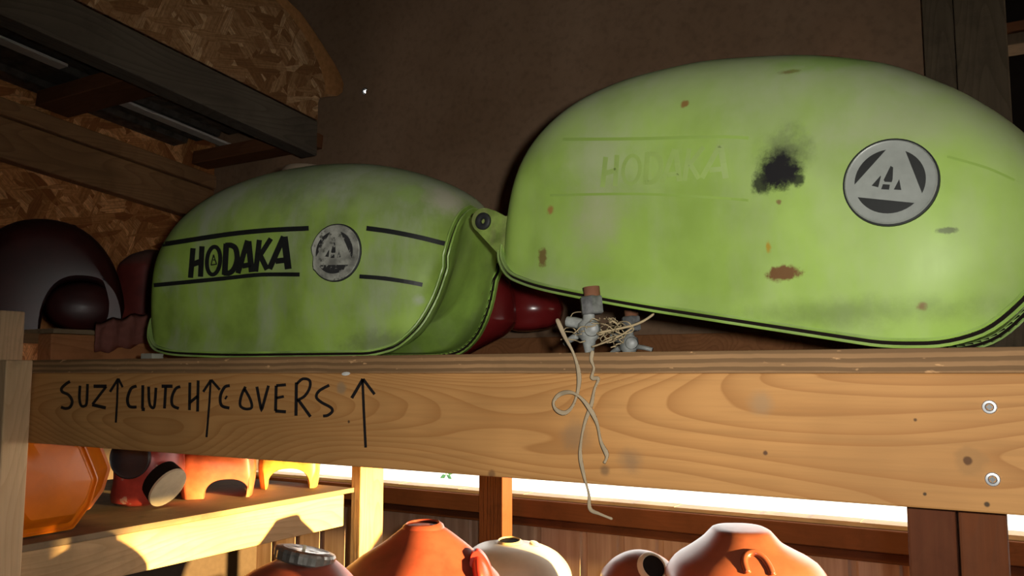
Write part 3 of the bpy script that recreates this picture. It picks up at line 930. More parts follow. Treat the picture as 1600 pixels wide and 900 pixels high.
# stripes and name
LS = []
LS.append((curve2([(250, 383), (300, 375), (360, 366), (420, 360), (483, 357)], 4), 7.5, False))
LS.append((curve2([(228, 447), (300, 440), (360, 434), (410, 429), (469, 429)], 4), 6.5, False))
LS.append((curve2([(573, 357), (610, 362), (655, 371), (695, 381)], 4), 7.5, False))
LS.append((curve2([(562, 432), (600, 435), (640, 441), (660, 445)], 4), 6.5, False))
for g_ in LS:
    v_, f_ = stroke_mesh([g_], hitL, 0.0008)
    build('stripe', v_, f_, M_BLACK, tL)['label'] = 'black pinstripe'
def c7(x, y): return (280 + x / 5.0, 320 + y / 5.0)
LT_ = []
def lt(pts, w, closed=False, curved=False):
    p = [c7(*q) for q in pts]
    if curved and closed:
        p = p + [p[0]]
        p = curve2(p, 5)
    elif curved: p = curve2(p, 5)
    LT_.append((p, w * 1.25, closed))
lt([(112, 340), (92, 570)], 6.6); lt([(182, 325), (170, 562)], 6.6); lt([(105, 465), (178, 440)], 7.0)      # H
ell = [(272 + 52 * math.cos(t) + 8 * math.sin(t), 437 - 108 * math.sin(t)) for t in [2 * math.pi * k / 28 for k in range(28)]]
LT_.append(([c7(*p) for p in ell] + [c7(*ell[0])], 6.4, True))                                                # O
lt([(272, 390), (252, 470)], 1.4); lt([(272, 390), (296, 465)], 1.4); lt([(250, 470), (298, 462)], 1.4); lt([(268, 430), (280, 430)], 1.4)
lt([(372, 305), (358, 548)], 7.2); lt([(365, 318), (410, 318), (445, 345), (456, 420), (436, 490), (400, 530), (350, 532)], 6.8, False, True)   # D
lt([(538, 280), (462, 535)], 6.6); lt([(545, 285), (570, 525)], 7.4); lt([(495, 478), (562, 465)], 6.4)           # A
lt([(630, 275), (600, 522)], 6.6); lt([(720, 265), (628, 405)], 6.2); lt([(636, 395), (690, 505)], 6.8)            # K
lt([(820, 250), (708, 500)], 7.2); lt([(824, 250), (856, 502)], 8.6); lt([(755, 440), (845, 430)], 7.0)            # A
v_, f_ = stroke_mesh(LT_, hitL, 0.0008)
build('lettering', v_, f_, M_BLACK, tL)['label'] = 'bold black capital letters'
M_BADGE_L = paint('dull clouded badge face', (0.34, 0.34, 0.29), 0.4, mott=0.25, scale=60, worn=(0.12, 0.12, 0.10), wornamt=0.58)
M_INK_L = paint('worn badge print', (0.03, 0.03, 0.03), 0.5, mott=0.1, scale=60, worn=(0.30, 0.30, 0.26), wornamt=0.54)
c, nn = hitL(525, 395)
badge(c, nn, Vector((0, 0, 1)), 0.0345, tL, M_BADGE_L, True, 0.0, 'clouded cracked round silver badge', M_INK_L)
# rear mounting tab with grommet
def tab(parent, cpt, rad, pts, y_axis, mat, name='mounting_tab'):
    bm = bmesh.new()
    n_ = Vector(y_axis).normalized()
    fr = [bm.verts.new(p) for p in pts]; bk = [bm.verts.new(p + n_ * 0.004) for p in pts]
    bm.faces.new(fr); bm.faces.new(list(reversed(bk)))
    for i in range(len(pts)):
        j = (i + 1) % len(pts); bm.faces.new((fr[i], bk[i], bk[j], fr[j]))
    t = from_bm(name, bm, mat, parent)
    v_, f_ = lathe(cpt - n_ * 0.004, n_, [(0.010, rad * 0.3), (0.010, rad), (0.001, rad), (0.0, rad * 0.9), (-0.0005, rad * 0.6), (0.0005, rad * 0.34), (0.004, rad * 0.28)], 24, False)
    g = build('grommet', v_, f_, M_RUBBER, t, True, 40); g['label'] = 'black rubber grommet'
    return t
cp = plL(Vector((-0.258, -0.01, 0.072)))
ax = Vector((math.cos(LT_YAW), math.sin(LT_YAW), 0)); ay = Vector((-math.sin(LT_YAW), math.cos(LT_YAW), 0))
pts = [cp + ax * (0.014 * math.cos(t)) + Vector((0, 0, 0.014 * math.sin(t))) for t in [math.radians(70 + 220 * k / 14) for k in range(15)]] + [cp + ax * 0.03 + Vector((0, 0, -0.02)), cp + ax * 0.03 + Vector((0, 0, 0.02))]
tab(tL, cp, 0.0085, pts, ay, M_GREEN_P)
# rubber blocks below
for s in (-0.20, 0.12):
    p = plL(Vector((s, -0.085, -0.0085)))
    box('rubber_pad', p.x - 0.012, p.x + 0.012, p.y - 0.008, p.y + 0.01, PT + 0.0003, PT + 0.008, plain('pale pad', (0.28, 0.27, 0.22)), tL, 0.001)
# filler neck on top
p, dn = plL(Vector((-0.02, 0, 0.25))), None
v_, f_ = lathe(p, (0, 0, 1), [(-0.012, 0.034), (0.006, 0.033), (0.011, 0.029), (0.012, 0.01)], 28)
build('filler_cap', v_, f_, plain('dusty brown cap', (0.20, 0.15, 0.10), 0.8, 0.2), tL, True, 40)

# ---- right tank
RT_TILT = math.radians(10.5); RT_YAW = math.radians(-1.0)
RT_C = (-0.237, 0.845, 0.0555)
plR = rotplace(RT_C, RT_YAW, RT_TILT)
shell, pan, rim, gap = green_tank(0.540, 1.03, 0.95, plR, 0.012, ZT_R, ZB_R)
bv = BVHTree.FromPolygons(shell[0], shell[1]); hitR = bvh_hit(bv)
low = min(min(p.z for p in rim[0]), min(p.z for p in gap[0]))
tR = empty('fuel_tank', (RT_C[0], RT_C[1], PT), 'large green tank with black soot spot and round badge, tilted, at right', 'fuel tank')
sv = shell[0]
lo = Vector((min(p.x for p in sv), min(p.y for p in sv), min(p.z for p in sv))); hi = Vector((max(p.x for p in sv), max(p.y for p in sv), 0))
orgR = Vector(((lo.x + hi.x) / 2, (lo.y + hi.y) / 2, lo.z))
RUSTC = (0.16, 0.065, 0.03); SOOT = (0.018, 0.017, 0.018)
stR = [stn(hitR, 1225, 240, 36, (0.09, 0.10, 0.06), 1.0, 0.75, 70), stn(hitR, 1216, 266, 32, SOOT, 0.5, 1.0, 100),
       stn(hitR, 1190, 285, 17, SOOT, 0.5, 0.9, 110), stn(hitR, 1245, 280, 11, SOOT, 0.5, 0.9, 130),
       stn(hitR, 1223, 427, 19, RUSTC, 0.30, 0.95, 110, (0.75, 1, 1.6)), stn(hitR, 1070, 163, 7, (0.26, 0.13, 0.04), 0.5, 0.9, 160),
       stn(hitR, 848, 402, 14, RUSTC, 0.4, 0.8, 190, (1.4, 1, 0.9)), stn(hitR, 860, 328, 7, (0.36, 0.15, 0.05), 0.6, 0.8, 160),
       stn(hitR, 1440, 478, 7, (0.25, 0.09, 0.03), 0.6, 0.8, 160), stn(hitR, 1201, 386, 8, (0.42, 0.24, 0.02), 0.6, 0.8, 160, (1.8, 1, 0.8)),
       stn(hitR, 1217, 316, 4.5, (0.20, 0.10, 0.05), 0.5, 0.8, 160), stn(hitR, 930, 250, 70, (0.46, 0.46, 0.34), 1.0, 0.42, 30),
       stn(hitR, 930, 345, 52, (0.47, 0.43, 0.32), 1.0, 0.5, 36), stn(hitR, 1235, 112, 10, RUSTC, 0.5, 0.7, 150, (0.6, 1, 2)),
       stn(hitR, 1300, 95, 50, (0.24, 0.44, 0.05), 0.9, 0.6, 60, (0.6, 1, 1.6)), stn(hitR, 1400, 195, 60, (0.40, 0.42, 0.28), 1.0, 0.5, 40, (0.6, 1, 1.4)),
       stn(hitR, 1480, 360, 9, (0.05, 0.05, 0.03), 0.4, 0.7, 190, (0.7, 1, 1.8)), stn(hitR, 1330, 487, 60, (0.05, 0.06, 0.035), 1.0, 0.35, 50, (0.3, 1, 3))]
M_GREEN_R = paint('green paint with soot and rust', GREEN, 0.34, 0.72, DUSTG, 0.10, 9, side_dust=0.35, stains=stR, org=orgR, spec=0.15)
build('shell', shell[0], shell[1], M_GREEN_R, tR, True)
build('bottom_pan', pan[0], pan[1], M_GREEN_P, tR, True)
build('seam_rim', rim[0], rim[1], M_GREEN_P, tR, True, 50)
build('seam_gap', gap[0], gap[1], M_HOLE, tR)
# ghost of removed stripes and letters
M_GHOST = paint('cleaner green of lost stripes', (0.30, 0.45, 0.09), 0.36, 0.3, DUSTG, 0.06, 9, side_dust=0.1)
GS = [(curve2([(880, 218), (1000, 217), (1120, 214), (1170, 216)], 4), 5, False), (curve2([(860, 305), (1000, 303), (1120, 309), (1170, 313)], 4), 4, False),
      (curve2([(1480, 245), (1540, 262), (1585, 282)], 4), 4, False)]
for g_ in GS:
    v_, f_ = stroke_mesh([g_], hitR, 0.0005)
    build('stripe_ghost', v_, f_, M_GHOST, tR)['label'] = 'faint ghost line of a removed stripe'
GL = [([(940 + (x - 297) * 1.26, 226 + (y - 369) * 1.02) for x, y in p], w * 0.9, cl) for p, w, cl in LT_ if not (isinstance(w, float) and w < 2.5)]
v_, f_ = stroke_mesh(GL, hitR, 0.0004)
build('lettering_ghost', v_, f_, paint('paler green of lost letters', (0.345, 0.485, 0.125), 0.36, 0.5, DUSTG, 0.10, 9, side_dust=0.35, spec=0.35), tR)['label'] = 'faint ghost of removed capital letters'
M_BADGE_R = plain('grey badge face', (0.27, 0.285, 0.26), 0.30, 0.5, 0.22, 90)
c, nn = hitR(1391, 285)
badge(c, nn, Vector((math.sin(RT_TILT), 0, math.cos(RT_TILT))), 0.0345, tR, M_BADGE_R, False, 0.0, 'round grey badge with black emblem')
# rear tab
cpt = at_y(756, 346, 0.80)
def T(u, v): return at_y(u, v, 0.80)
ang = [math.radians(a) for a in range(75, 236, 10)]
rpx = 20
pts = [T(757 + rpx * math.cos(a), 345 - rpx * math.sin(a)) for a in ang] + [T(800, 420), T(822, 405), T(822, 330), T(790, 338), T(775, 330)]
tab(tR, cpt, 13.5 * cpt.length / F_PX, pts, (0, 1, 0), paint('worn green tab paint', (0.24, 0.34, 0.07), 0.45, 0.3, (0.30, 0.22, 0.15), 0.25, 40, side_dust=0.4))
p = plR(Vector((0.05, 0, 0.254)))
v_, f_ = lathe(p, plR(Vector((0, 0, 1))) - plR(Vector((0, 0, 0))), [(-0.012, 0.026), (0.003, 0.026), (0.006, 0.022), (0.002, 0.018)], 28)
build('filler_neck', v_, f_, M_RUST, tR, True, 40)

# fuel taps under the right tank
def fuel_tap(u, vt, y, sc, flip):
    P = lambda du, dv, dy=0.0: at_y(u + du * sc, vt + dv * sc, y) + Vector((0, dy, 0))
    k = at_y(u, vt, y).length / F_PX * sc                    # metres per pixel
    top = P(2, -14); c = P(0, 4)
    v_, f_ = lathe(P(2, -22), (0.10, 0, -1), [(0, 13 * k), (22 * k, 13 * k)], 20)
    tp = build('fuel_tap', v_, f_, M_RUST, tR, True, 40)
    tp['label'] = 'grey fuel tap on rusty bung'
    v_, f_ = lathe(P(1, -7), (0.10, 0, -1), [(0, 16 * k), (2 * k, 19 * k), (27 * k, 19 * k), (29 * k, 16 * k)], 6)
    build('hex_nut', v_, f_, M_NUT, tp)
    bodyp = join(lathe(P(-2, 20), (0, 0, -1), [(0, 9 * k), (10 * k, 10 * k), (16 * k, 17 * k), (26 * k, 19 * k), (36 * k, 17 * k), (44 * k, 11 * k), (62 * k, 7 * k), (72 * k, 6.5 * k)], 22),
                 lathe(P(6, 45, -0.002), (0.35, -1, -0.05), [(0, 12 * k), (18 * k, 12 * k), (21 * k, 11 * k), (23 * k, 6 * k)], 20),
                 tube([P(-6, 40), P(-22, 35), P(-36, 33)], [10 * k, 9 * k, 8.5 * k], 12),
                 tube([P(-20, 55), P(-32, 62), P(-40, 70)], [6 * k, 5 * k, 4.5 * k], 10))
    bodyp = ([Vector((p.x, p.y, max(p.z, PT + 0.0006))) for p in bodyp[0]], bodyp[1])
    build('tap_body', bodyp[0], bodyp[1], M_POT, tp, True, 45)
    if flip:
        lv = tube([P(10, 52), P(28, 54), P(44, 58)], [5 * k, 4.5 * k, 4 * k], 10)
        build('lever', lv[0], lv[1], M_POT, tp, True)
    return tp
fuel_tap(922, 470, 0.745, 0.98, False)
fuel_tap(984, 500, 0.90, 0.80, True)

# ---- straw tangle and hanging twine
random.seed(11)
parts = []
for i in range(24):
    u0 = random.uniform(895, 975); v0 = random.uniform(498, 538)
    a = random.uniform(0, math.pi); L = random.uniform(14, 46)
    y = random.uniform(0.715, 0.80)
    pts = []
    for k in range(5):
        q = k / 4 - 0.5
        uu = u0 + math.cos(a) * L * q + random.uniform(-4, 4); vv = min(543, v0 + math.sin(a) * L * 0.5 * q + random.uniform(-4, 4))
        p = at_y(uu, vv, y + random.uniform(-0.006, 0.006)); p.z = max(p.z, PT + 0.0012); pts.append(p)
    parts.append(tube(smooth_path(pts, 3), random.uniform(0.0004, 0.0008), 5))
for cu, cv, r in ((960, 520, 16), (950, 528, 11), (905, 500, 18), (975, 512, 14), (930, 520, 13), (890, 520, 12)):
    y = random.uniform(0.72, 0.78)
    pts = [at_y(cu + r * math.cos(t) * (1 + 0.2 * math.sin(3 * t)), cv + r * 0.7 * math.sin(t), y + 0.004 * math.sin(2 * t)) for t in [k * 0.6 for k in range(14)]]
    for p in pts: p.z = max(p.z, PT + 0.001)
    parts.append(tube(smooth_path(pts, 3), 0.0006, 5))
parts.append(tube(smooth_path([at_y(u, v, 0.73) for u, v in ((935, 520), (965, 514), (990, 508), (1008, 500), (1022, 490))], 4), [0.0012] * 16 + [0.0006], 6, 0.5))
parts.append(tube(smooth_path([at_y(u, v, 0.73) for u, v in ((925, 542), (945, 535), (970, 524), (988, 512))], 4), 0.0009, 6))
v_, f_ = join(*parts)
tag(build('straw_tangle', v_, f_, M_STRAW, None, True), 'tangle of dry straw caught round the fuel taps', 'straw', kind='stuff')
def twine(name, pts, widths, label, y0=None):
    P = []
    for (u, v, dy) in pts: P.append(at_y(u, v, BY - 0.004 + dy))
    P = smooth_path(P, 7)
    n = len(P)
    w = [widths[0] + (widths[1] - widths[0]) * (0.5 + 0.5 * math.sin(i * 0.31 + 0.5)) for i in range(n)]
    w[0] *= 0.6; w[-1] *= 0.5
    v_, f_ = tube(P, w, 8, 0.28, (0.2, -1, 0.2))
    return tag(build(name, v_, f_, M_RIBBON, None, True), label, 'twine')
twine('twine_strand', [(870, 498, 0.0), (882, 525, -0.002), (896, 552, -0.004), (904, 580, -0.003), (904, 605, -0.003), (896, 632, -0.004), (883, 645, -0.006), (869, 640, -0.007), (865, 628, -0.006), (875, 616, -0.004), (892, 613, -0.007), (908, 622, -0.008), (923, 641, -0.007), (933, 662, -0.004), (939, 690, -0.003), (947, 707, -0.003), (948, 715, -0.003), (944, 724, -0.003)],
      (0.0012, 0.0022), 'twine strand with a curled loop hanging in front of the beam')
twine('twine_strand', [(926, 548, -0.001), (924, 562, -0.002), (928, 575, -0.003), (925, 590, -0.002), (935, 592, -0.002), (929, 608, -0.003), (924, 632, -0.003), (914, 660, -0.002), (908, 690, -0.002), (907, 715, -0.003), (913, 745, -0.003), (920, 772, -0.003), (922, 795, -0.003), (937, 803, -0.004), (957, 811, -0.004)],
      (0.0011, 0.0019), 'long twine strand hanging down below the beam edge')

# ------------------------------------------------------------------ other tanks
RED = (0.30, 0.035, 0.022)
M_RED = paint('faded red paint', (0.19, 0.022, 0.012), 0.34, 0.22, (0.30, 0.13, 0.07), 0.18, 16)
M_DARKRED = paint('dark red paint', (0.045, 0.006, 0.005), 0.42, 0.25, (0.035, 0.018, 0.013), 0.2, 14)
M_REDGLOSS = paint('glossy red paint', (0.16, 0.012, 0.012), 0.22, 0.15, (0.2, 0.1, 0.08), 0.12, 10)
M_ORANGE = paint('orange paint', (0.58, 0.140, 0.004), 0.30, 0.10, (0.42, 0.2, 0.05), 0.10, 12, spec=0.3)
M_PINKRED = paint('red paint worn to pink', (0.46, 0.055, 0.04), 0.35, 0.25, (0.55, 0.38, 0.27), 0.15, 30, worn=(0.55, 0.30, 0.22), wornamt=0.60)
M_ORRED = paint('orange red paint with chips', (0.46, 0.10, 0.04), 0.38, 0.25, (0.5, 0.3, 0.18), 0.15, 36, worn=(0.16, 0.11, 0.05), wornamt=0.68)
M_YELLOW = paint('worn yellow paint', (0.52, 0.28, 0.05), 0.40, 0.25, (0.5, 0.33, 0.15), 0.2, 36, worn=(0.16, 0.08, 0.03), wornamt=0.62)
M_CREAM = paint('cream paint', (0.56, 0.48, 0.36), 0.32, 0.25, (0.5, 0.38, 0.26), 0.1, 12)
M_MAROON = paint('red brown paint', (0.19, 0.036, 0.017), 0.28, 0.28, (0.34, 0.16, 0.09), 0.14, 12)
M_CREAMRIM = plain('cream fibreglass', (0.55, 0.47, 0.32), 0.6, 0.3, 0.3, 50)

def superring(c, ex, ey, a, b, n=2.4, N=40):
    out = []
    for k in range(N):
        t = 2 * math.pi * k / N
        ct, st_ = math.cos(t), math.sin(t)
        out.append(c + ex * (a * math.copysign(abs(ct) ** (2 / n), ct)) + ey * (b * math.copysign(abs(st_) ** (2 / n), st_)))
    return out

def stack(name, base, right, levels, mat, parent, n=2.3, N=44, axes=None):
    """body from rings stacked upwards: levels (z, shift along right, half width, half depth[, shift in depth])"""
    right = Vector(right).normalized(); back = Vector((-right.y, right.x, 0))
    rings = []
    sq = 1.0
    ex, ey = right, back
    if axes:
        ex = Vector(axes).normalized(); ey = Vector((-ex.y, ex.x, 0)); sq = 1 / 1.13
    f1 = pchip([(l[0], l[1]) for l in levels]); f2 = pchip([(l[0], l[2]) for l in levels]); f3 = pchip([(l[0], l[3]) for l in levels]); f4 = pchip([(l[0], l[4] if len(l) > 4 else 0) for l in levels])
    z0, z1 = levels[0][0], levels[-1][0]
    for i in range(41):
        z = z0 + (z1 - z0) * (1 - (1 - i / 40) ** 1.5)
        rings.append(superring(Vector((base[0], base[1], z)) + right * f1(z) + back * f4(z), ex, ey, f2(z) * sq, f3(z) * sq, n if not axes else 2.0 + (n - 2.0) * min(1, max(0, (z1 - z) / 0.05)), N))
    v_, f_ = grid(rings)
    return build(name, v_, f_, mat, parent, True, 50)

def filler(parent, c, axis, R, mat, name='filler_neck', depth=0.012):
    v_, f_ = lathe(c, axis, [(-0.006, R * 1.30), (0.0, R * 1.22), (0.003, R * 1.08), (0.0045, R), (0.001, R * 0.93), (-0.002, R * 0.90)], 32, False)
    r = build(name, v_, f_, mat, parent, True, 60)
    v_, f_ = lathe(c, axis, [(-0.004, R * 0.97), (0.0012, R * 0.95)], 32, True)
    h = build('filler_hole', v_, f_, M_HOLE, r)
    return r

# cone shaped red tank in the front row
d0 = 1.45
ct = at_d(661, 819, d0)
t = empty('fuel_tank', (ct.x, ct.y, BZ), 'big faded red tank shaped like a cone with open filler hole', 'fuel tank')
k = d0 / F_PX
zt = ct.z
stack('tank_body', ct, RGT, [(BZ + 0.001, 0.0, 90 * k, 0.09), (BZ + 0.04, 0, 105 * k, 0.10), (zt - 170 * k, 0, 125 * k, 0.13), (zt - 120 * k, -4 * k, 135 * k, 0.14), (zt - 85 * k, -6 * k, 124 * k, 0.135), (zt - 50 * k, -3 * k, 90 * k, 0.099), (zt - 25 * k, 2 * k, 60 * k, 0.066), (zt - 8 * k, 1 * k, 40 * k, 0.044), (zt - 2 * k, 0, 31 * k, 31 * k), (zt, 0, 28 * k, 28 * k)], M_RED, t, 4.0, 60, (1, -0.28, 0))
filler(t, ct + Vector((0, 0, -0.002)), (0.0, -0.06, 1), 26 * k, M_RED)
# red scoop standing against its right side
cc = at_d(753, 897, 1.41)
e1 = RGT; e2 = (Vector((0, 0, 1)) - RGT * 0.22).normalized(); nn = e1.cross(e2)
k2 = 1.41 / F_PX
rings = []
for (r, h) in ((1.0, 0.012), (1.06, 0.0), (1.0, -0.012), (0.86, -0.010), (0.80, 0.01), (0.7, 0.03), (0.4, 0.045), (0.02, 0.05)):
    rings.append([cc + e1 * (r * 17 * k2 * math.cos(q)) + e2 * (r * 38 * k2 * math.sin(q)) + nn * h for q in [2 * math.pi * j / 36 for j in range(36)]])
v_, f_ = grid(rings)
o = build('side_scoop', v_, f_, paint('bright red paint', (0.42, 0.03, 0.02), 0.35, 0.1, RED, 0.1), t, True, 50)
o['label'] = 'bright red hollow side scoop'

# red tank with silver cap
d0 = 1.05
cp_ = at_d(474, 872, d0); k = d0 / F_PX
t = empty('fuel_tank', (cp_.x, cp_.y, BZ), 'red tank with flat silver cap at the bottom edge', 'fuel tank')
zt = at_d(470, 878, d0).z
stack('tank_body', cp_, RGT, [(BZ + 0.001, 0, 0.10, 0.09), (BZ + 0.05, 0, 0.12, 0.10), (zt - 60 * k, -8 * k, 105 * k, 0.10), (zt - 30 * k, -14 * k, 88 * k, 0.085), (zt - 10 * k, -8 * k, 64 * k, 0.06), (zt, 0, 46 * k, 0.045)], M_RED, t, 2.3)
axc = (Vector((0, 0, 1)) * 0.97 + RGT * 0.20 + FWD * 0.10).normalized()
M_CHROME = metal('tarnished chrome', (0.30, 0.29, 0.26), 0.25, 0.7, 60)
v_, f_ = lathe(at_d(474, 878, d0), axc, [(0, 44 * k), (0.002, 46 * k), (14 * k, 47 * k), (18 * k, 45 * k), (20 * k, 36 * k), (19 * k, 4 * k)], 44, True, 0.025)
cap = build('filler_cap', v_, f_, M_CHROME, t); cap['label'] = 'flat silver cap'
v_, f_ = lathe(at_d(475, 858, d0), axc, [(-0.004, 0.0022), (0.005, 0.0022)], 8)
build('vent_pin', v_, f_, M_CREAMRIM, cap)

# cream tank
d0 = 2.0
cf = at_d(796, 846, d0); k = d0 / F_PX
t = empty('fuel_tank', (cf.x, cf.y, BZ), 'cream tank with sunlit shoulder beside the cone shaped red tank', 'fuel tank')
zt = cf.z - 0.002
stack('tank_body', cf, RGT, [(BZ + 0.001, 0, 0.09, 0.09), (BZ + 0.05, 0, 0.11, 0.11), (zt - 75 * k, 8 * k, 92 * k, 0.12), (zt - 45 * k, 8 * k, 88 * k, 0.12), (zt - 24 * k, 6 * k, 76 * k, 0.11), (zt - 10 * k, 2 * k, 58 * k, 0.085), (zt - 2 * k, -2 * k, 34 * k, 0.05), (zt, -4 * k, 10 * k, 0.02)], M_CREAM, t, 2.6)
filler(t, cf, (0.05, -0.1, 1), 17 * k, paint('old gold ring', (0.5, 0.38, 0.2), 0.4), 'filler_neck')
c1 = at_d(835, 850, d0)
v_, f_ = lathe(c1, (0.4, 0, 1), [(-0.004, 0.012), (0.003, 0.012), (0.005, 0.008)], 16)
build('side_cap', v_, f_, M_CREAM, t, True, 40)

# small maroon dome with filler hole
d0 = 1.72
cf = at_d(1000, 866, d0); k = d0 / F_PX
t = empty('fuel_tank', (cf.x, cf.y, BZ), 'small domed red brown tank with oval open hole facing camera', 'fuel tank')
zt = at_d(1000, 860, d0).z
stack('tank_body', cf, RGT, [(BZ + 0.001, 0, 0.05, 0.06), (BZ + 0.05, 0, 0.055, 0.07), (zt - 80 * k, 0, 60 * k, 0.08), (zt - 40 * k, 0, 62 * k, 0.08), (zt - 20 * k, 0, 48 * k, 0.065), (zt - 7 * k, 0, 29 * k, 0.04), (zt - 1 * k, 0, 11 * k, 0.016), (zt, 0, 3 * k, 0.005)], M_MAROON, t, 2.1)
filler(t, at_d(1021, 886, d0 - 0.062), (RGT * 0.30 + UPV * 0.62 - FWD * 0.72), 19 * k, M_CREAMRIM)

# broad shouldered red brown tank
d0 = 1.50
cf = at_d(1158, 824, d0); k = d0 / F_PX
t = empty('fuel_tank', (cf.x, cf.y, BZ), 'broad shouldered red brown tank with raised flat top, half sunlit', 'fuel tank')
zt = cf.z
body = stack('tank_body', cf, RGT, [(BZ + 0.001, 0, 0.07, 0.08), (BZ + 0.05, 0, 0.08, 0.085), (zt - 110 * k, 4 * k, 118 * k, 0.105), (zt - 75 * k, 4 * k, 121 * k, 0.12), (zt - 50 * k, 4 * k, 107 * k, 0.11), (zt - 33 * k, 2 * k, 78 * k, 0.095), (zt - 20 * k, 0, 58 * k, 0.08), (zt - 8 * k, 0, 47 * k, 0.066), (zt - 1.5 * k, 0, 40 * k, 0.055), (zt, 0, 30 * k, 0.04)], M_MAROON, t, 2.5)
# raised arch rib on its front
bvb = BVHTree.FromPolygons([v.co + WL[body] for v in body.data.vertices], [tuple(p.vertices) for p in body.data.polygons]); hb_ = bvh_hit(bvb)
P = [hb_(u, v)[0] for u, v in ((1168, 896), (1163, 880), (1166, 868), (1178, 864), (1192, 872), (1202, 886), (1207, 899))]
v_, f_ = tube(smooth_path(P, 4), 0.0065, 12)
build('raised_rib', v_, f_, M_MAROON, t, True)

# ---- lower left shelf tanks
# orange angular tank: two flanged halves
def plane_pt(u, v, p0, nrm):
    d = ray(u, v); return d * (p0.dot(nrm) / d.dot(nrm))
e = Vector((0, 1, 0)); dd = Vector((-1, 0, 0))
p0 = at_x(153, 748, -1.262)
hexo = [(122, 672), (140, 715), (153, 748), (140, 790), (113, 828), (60, 837), (10, 846), (-25, 800), (-30, 700), (10, 662), (80, 658)]
base = [plane_pt(u, v, p0, dd) for u, v in hexo]
cen = sum(base, Vector()) / len(base)
zmin = min(p.z for p in base)
base = [Vector((p.x, p.y, max(p.z, LZ + 0.003))) for p in base]
def rounded(poly, sub=3, amt=0.12):
    out = []
    n = len(poly)
    for i in range(n):
        a, b, c = poly[i - 1], poly[i], poly[(i + 1) % n]
        q0 = b.lerp(a, amt); q2 = b.lerp(c, amt)
        for k in range(sub + 1):
            t_ = k / sub
            out.append(q0 * (1 - t_) ** 2 + b * (2 * t_ * (1 - t_)) + q2 * t_ * t_)
    return out
base = rounded(base)
def layer(f, h, off=Vector()): return [cen + (p - cen) * f + dd * h + off for p in base]
t = empty('fuel_tank', (cen.x, cen.y, LZ), 'angular bright orange tank with rimmed edges on the lower left shelf', 'fuel tank')
v_, f_ = grid([layer(0.05, -0.030), layer(0.40, -0.029), layer(0.66, -0.026), layer(0.72, -0.022), layer(0.86, -0.003), layer(0.94, 0.0), layer(0.965, -0.003), layer(1.0, -0.002), layer(1.01, 0.003), layer(1.0, 0.007), layer(0.88, 0.008), layer(0.84, 0.03)])
v_ = [Vector((p.x, max(p.y, 0.697), max(p.z, LZ + 0.002))) for p in v_]
build('tank_half', v_, f_, M_ORANGE, t, True, 28)
so = Vector((-0.0, 0.108, 0.0))
v_, f_ = grid([layer(0.82, 0.031), layer(0.70, 0.060, so * 0.4), layer(0.76, 0.112, so), layer(0.86, 0.118, so), layer(0.93, 0.118, so), layer(0.95, 0.124, so), layer(0.93, 0.130, so), layer(0.78, 0.134, so), layer(0.60, 0.150, so), layer(0.05, 0.155, so)])
v_ = [Vector((p.x, max(p.y, 0.697), max(p.z, LZ + 0.002))) for p in v_]
build('tank_half', v_, f_, M_ORANGE, t, True, 28)

# red worn tank with dark round opening and cream rimmed hole
rc = at_x(232, 745, -1.393)
kk = rc.dot(FWD) / F_PX
t = empty('fuel_tank', (rc.x, rc.y, LZ), 'pinkish red tank with dark round opening and cream rimmed hole', 'fuel tank')
lev = [(LZ + 0.001, -14 * kk, 22 * kk, 0.03), (LZ + 6 * kk, -10 * kk, 40 * kk, 0.05), (LZ + 20 * kk, -4 * kk, 48 * kk, 0.055), (LZ + 45 * kk, 2 * kk, 50 * kk, 0.060), (LZ + 75 * kk, 0 * kk, 50 * kk, 0.062), (LZ + 120 * kk, -6 * kk, 46 * kk, 0.06), (LZ + 160 * kk, -10 * kk, 30 * kk, 0.05), (LZ + 170 * kk, -12 * kk, 8 * kk, 0.02)]
body = stack('tank_body', (rc.x, rc.y), RGT, lev, M_PINKRED, t, 2.3)
bvb = BVHTree.FromPolygons([v.co + WL[body] for v in body.data.vertices], [tuple(p.vertices) for p in body.data.polygons]); hb_ = bvh_hit(bvb)
c, nn = hb_(203, 716)
v_, f_ = lathe(c - nn * 0.004, nn, [(-0.01, 30 * kk), (0.006, 31 * kk), (0.0075, 29.5 * kk), (0.006, 27 * kk), (0.0075, 20 * kk), (0.009, 2 * kk)], 32)
o = build('round_opening', v_, f_, plain('dark blue black lining', (0.02, 0.024, 0.03), 0.3, 0.6), t, True, 40); o['label'] = 'dark glossy round opening'
c, nn = hb_(252, 768)
c = at_d(263, 763, c.dot(FWD) - 0.012)
maj = (RGT * 0.56 + UPV * 0.83).normalized(); nn = ((RGT * 0.83 - UPV * 0.56) * 0.87 - FWD * 0.49).normalized(); mnr = nn.cross(maj)
rings = []
for (r, h) in ((0.95, -0.030), (1.0, -0.012), (1.02, -0.004), (1.0, 0.000), (0.92, 0.001), (0.6, 0.0018), (0.05, 0.002)):
    rings.append([c + maj * (33 * kk * r * math.cos(q)) + mnr * (27 * kk * r * math.sin(q)) + nn * h for q in [2 * math.pi * j / 32 for j in range(32)]])
v_, f_ = grid(rings[:3]); o = build('hole_collar', v_, f_, M_HOLE, t, True, 40)
v_, f_ = grid(rings[2:]); o = build('hole_disc', v_, f_, M_CREAMRIM, t, True, 40); o['label'] = 'cream disc with dark chips'

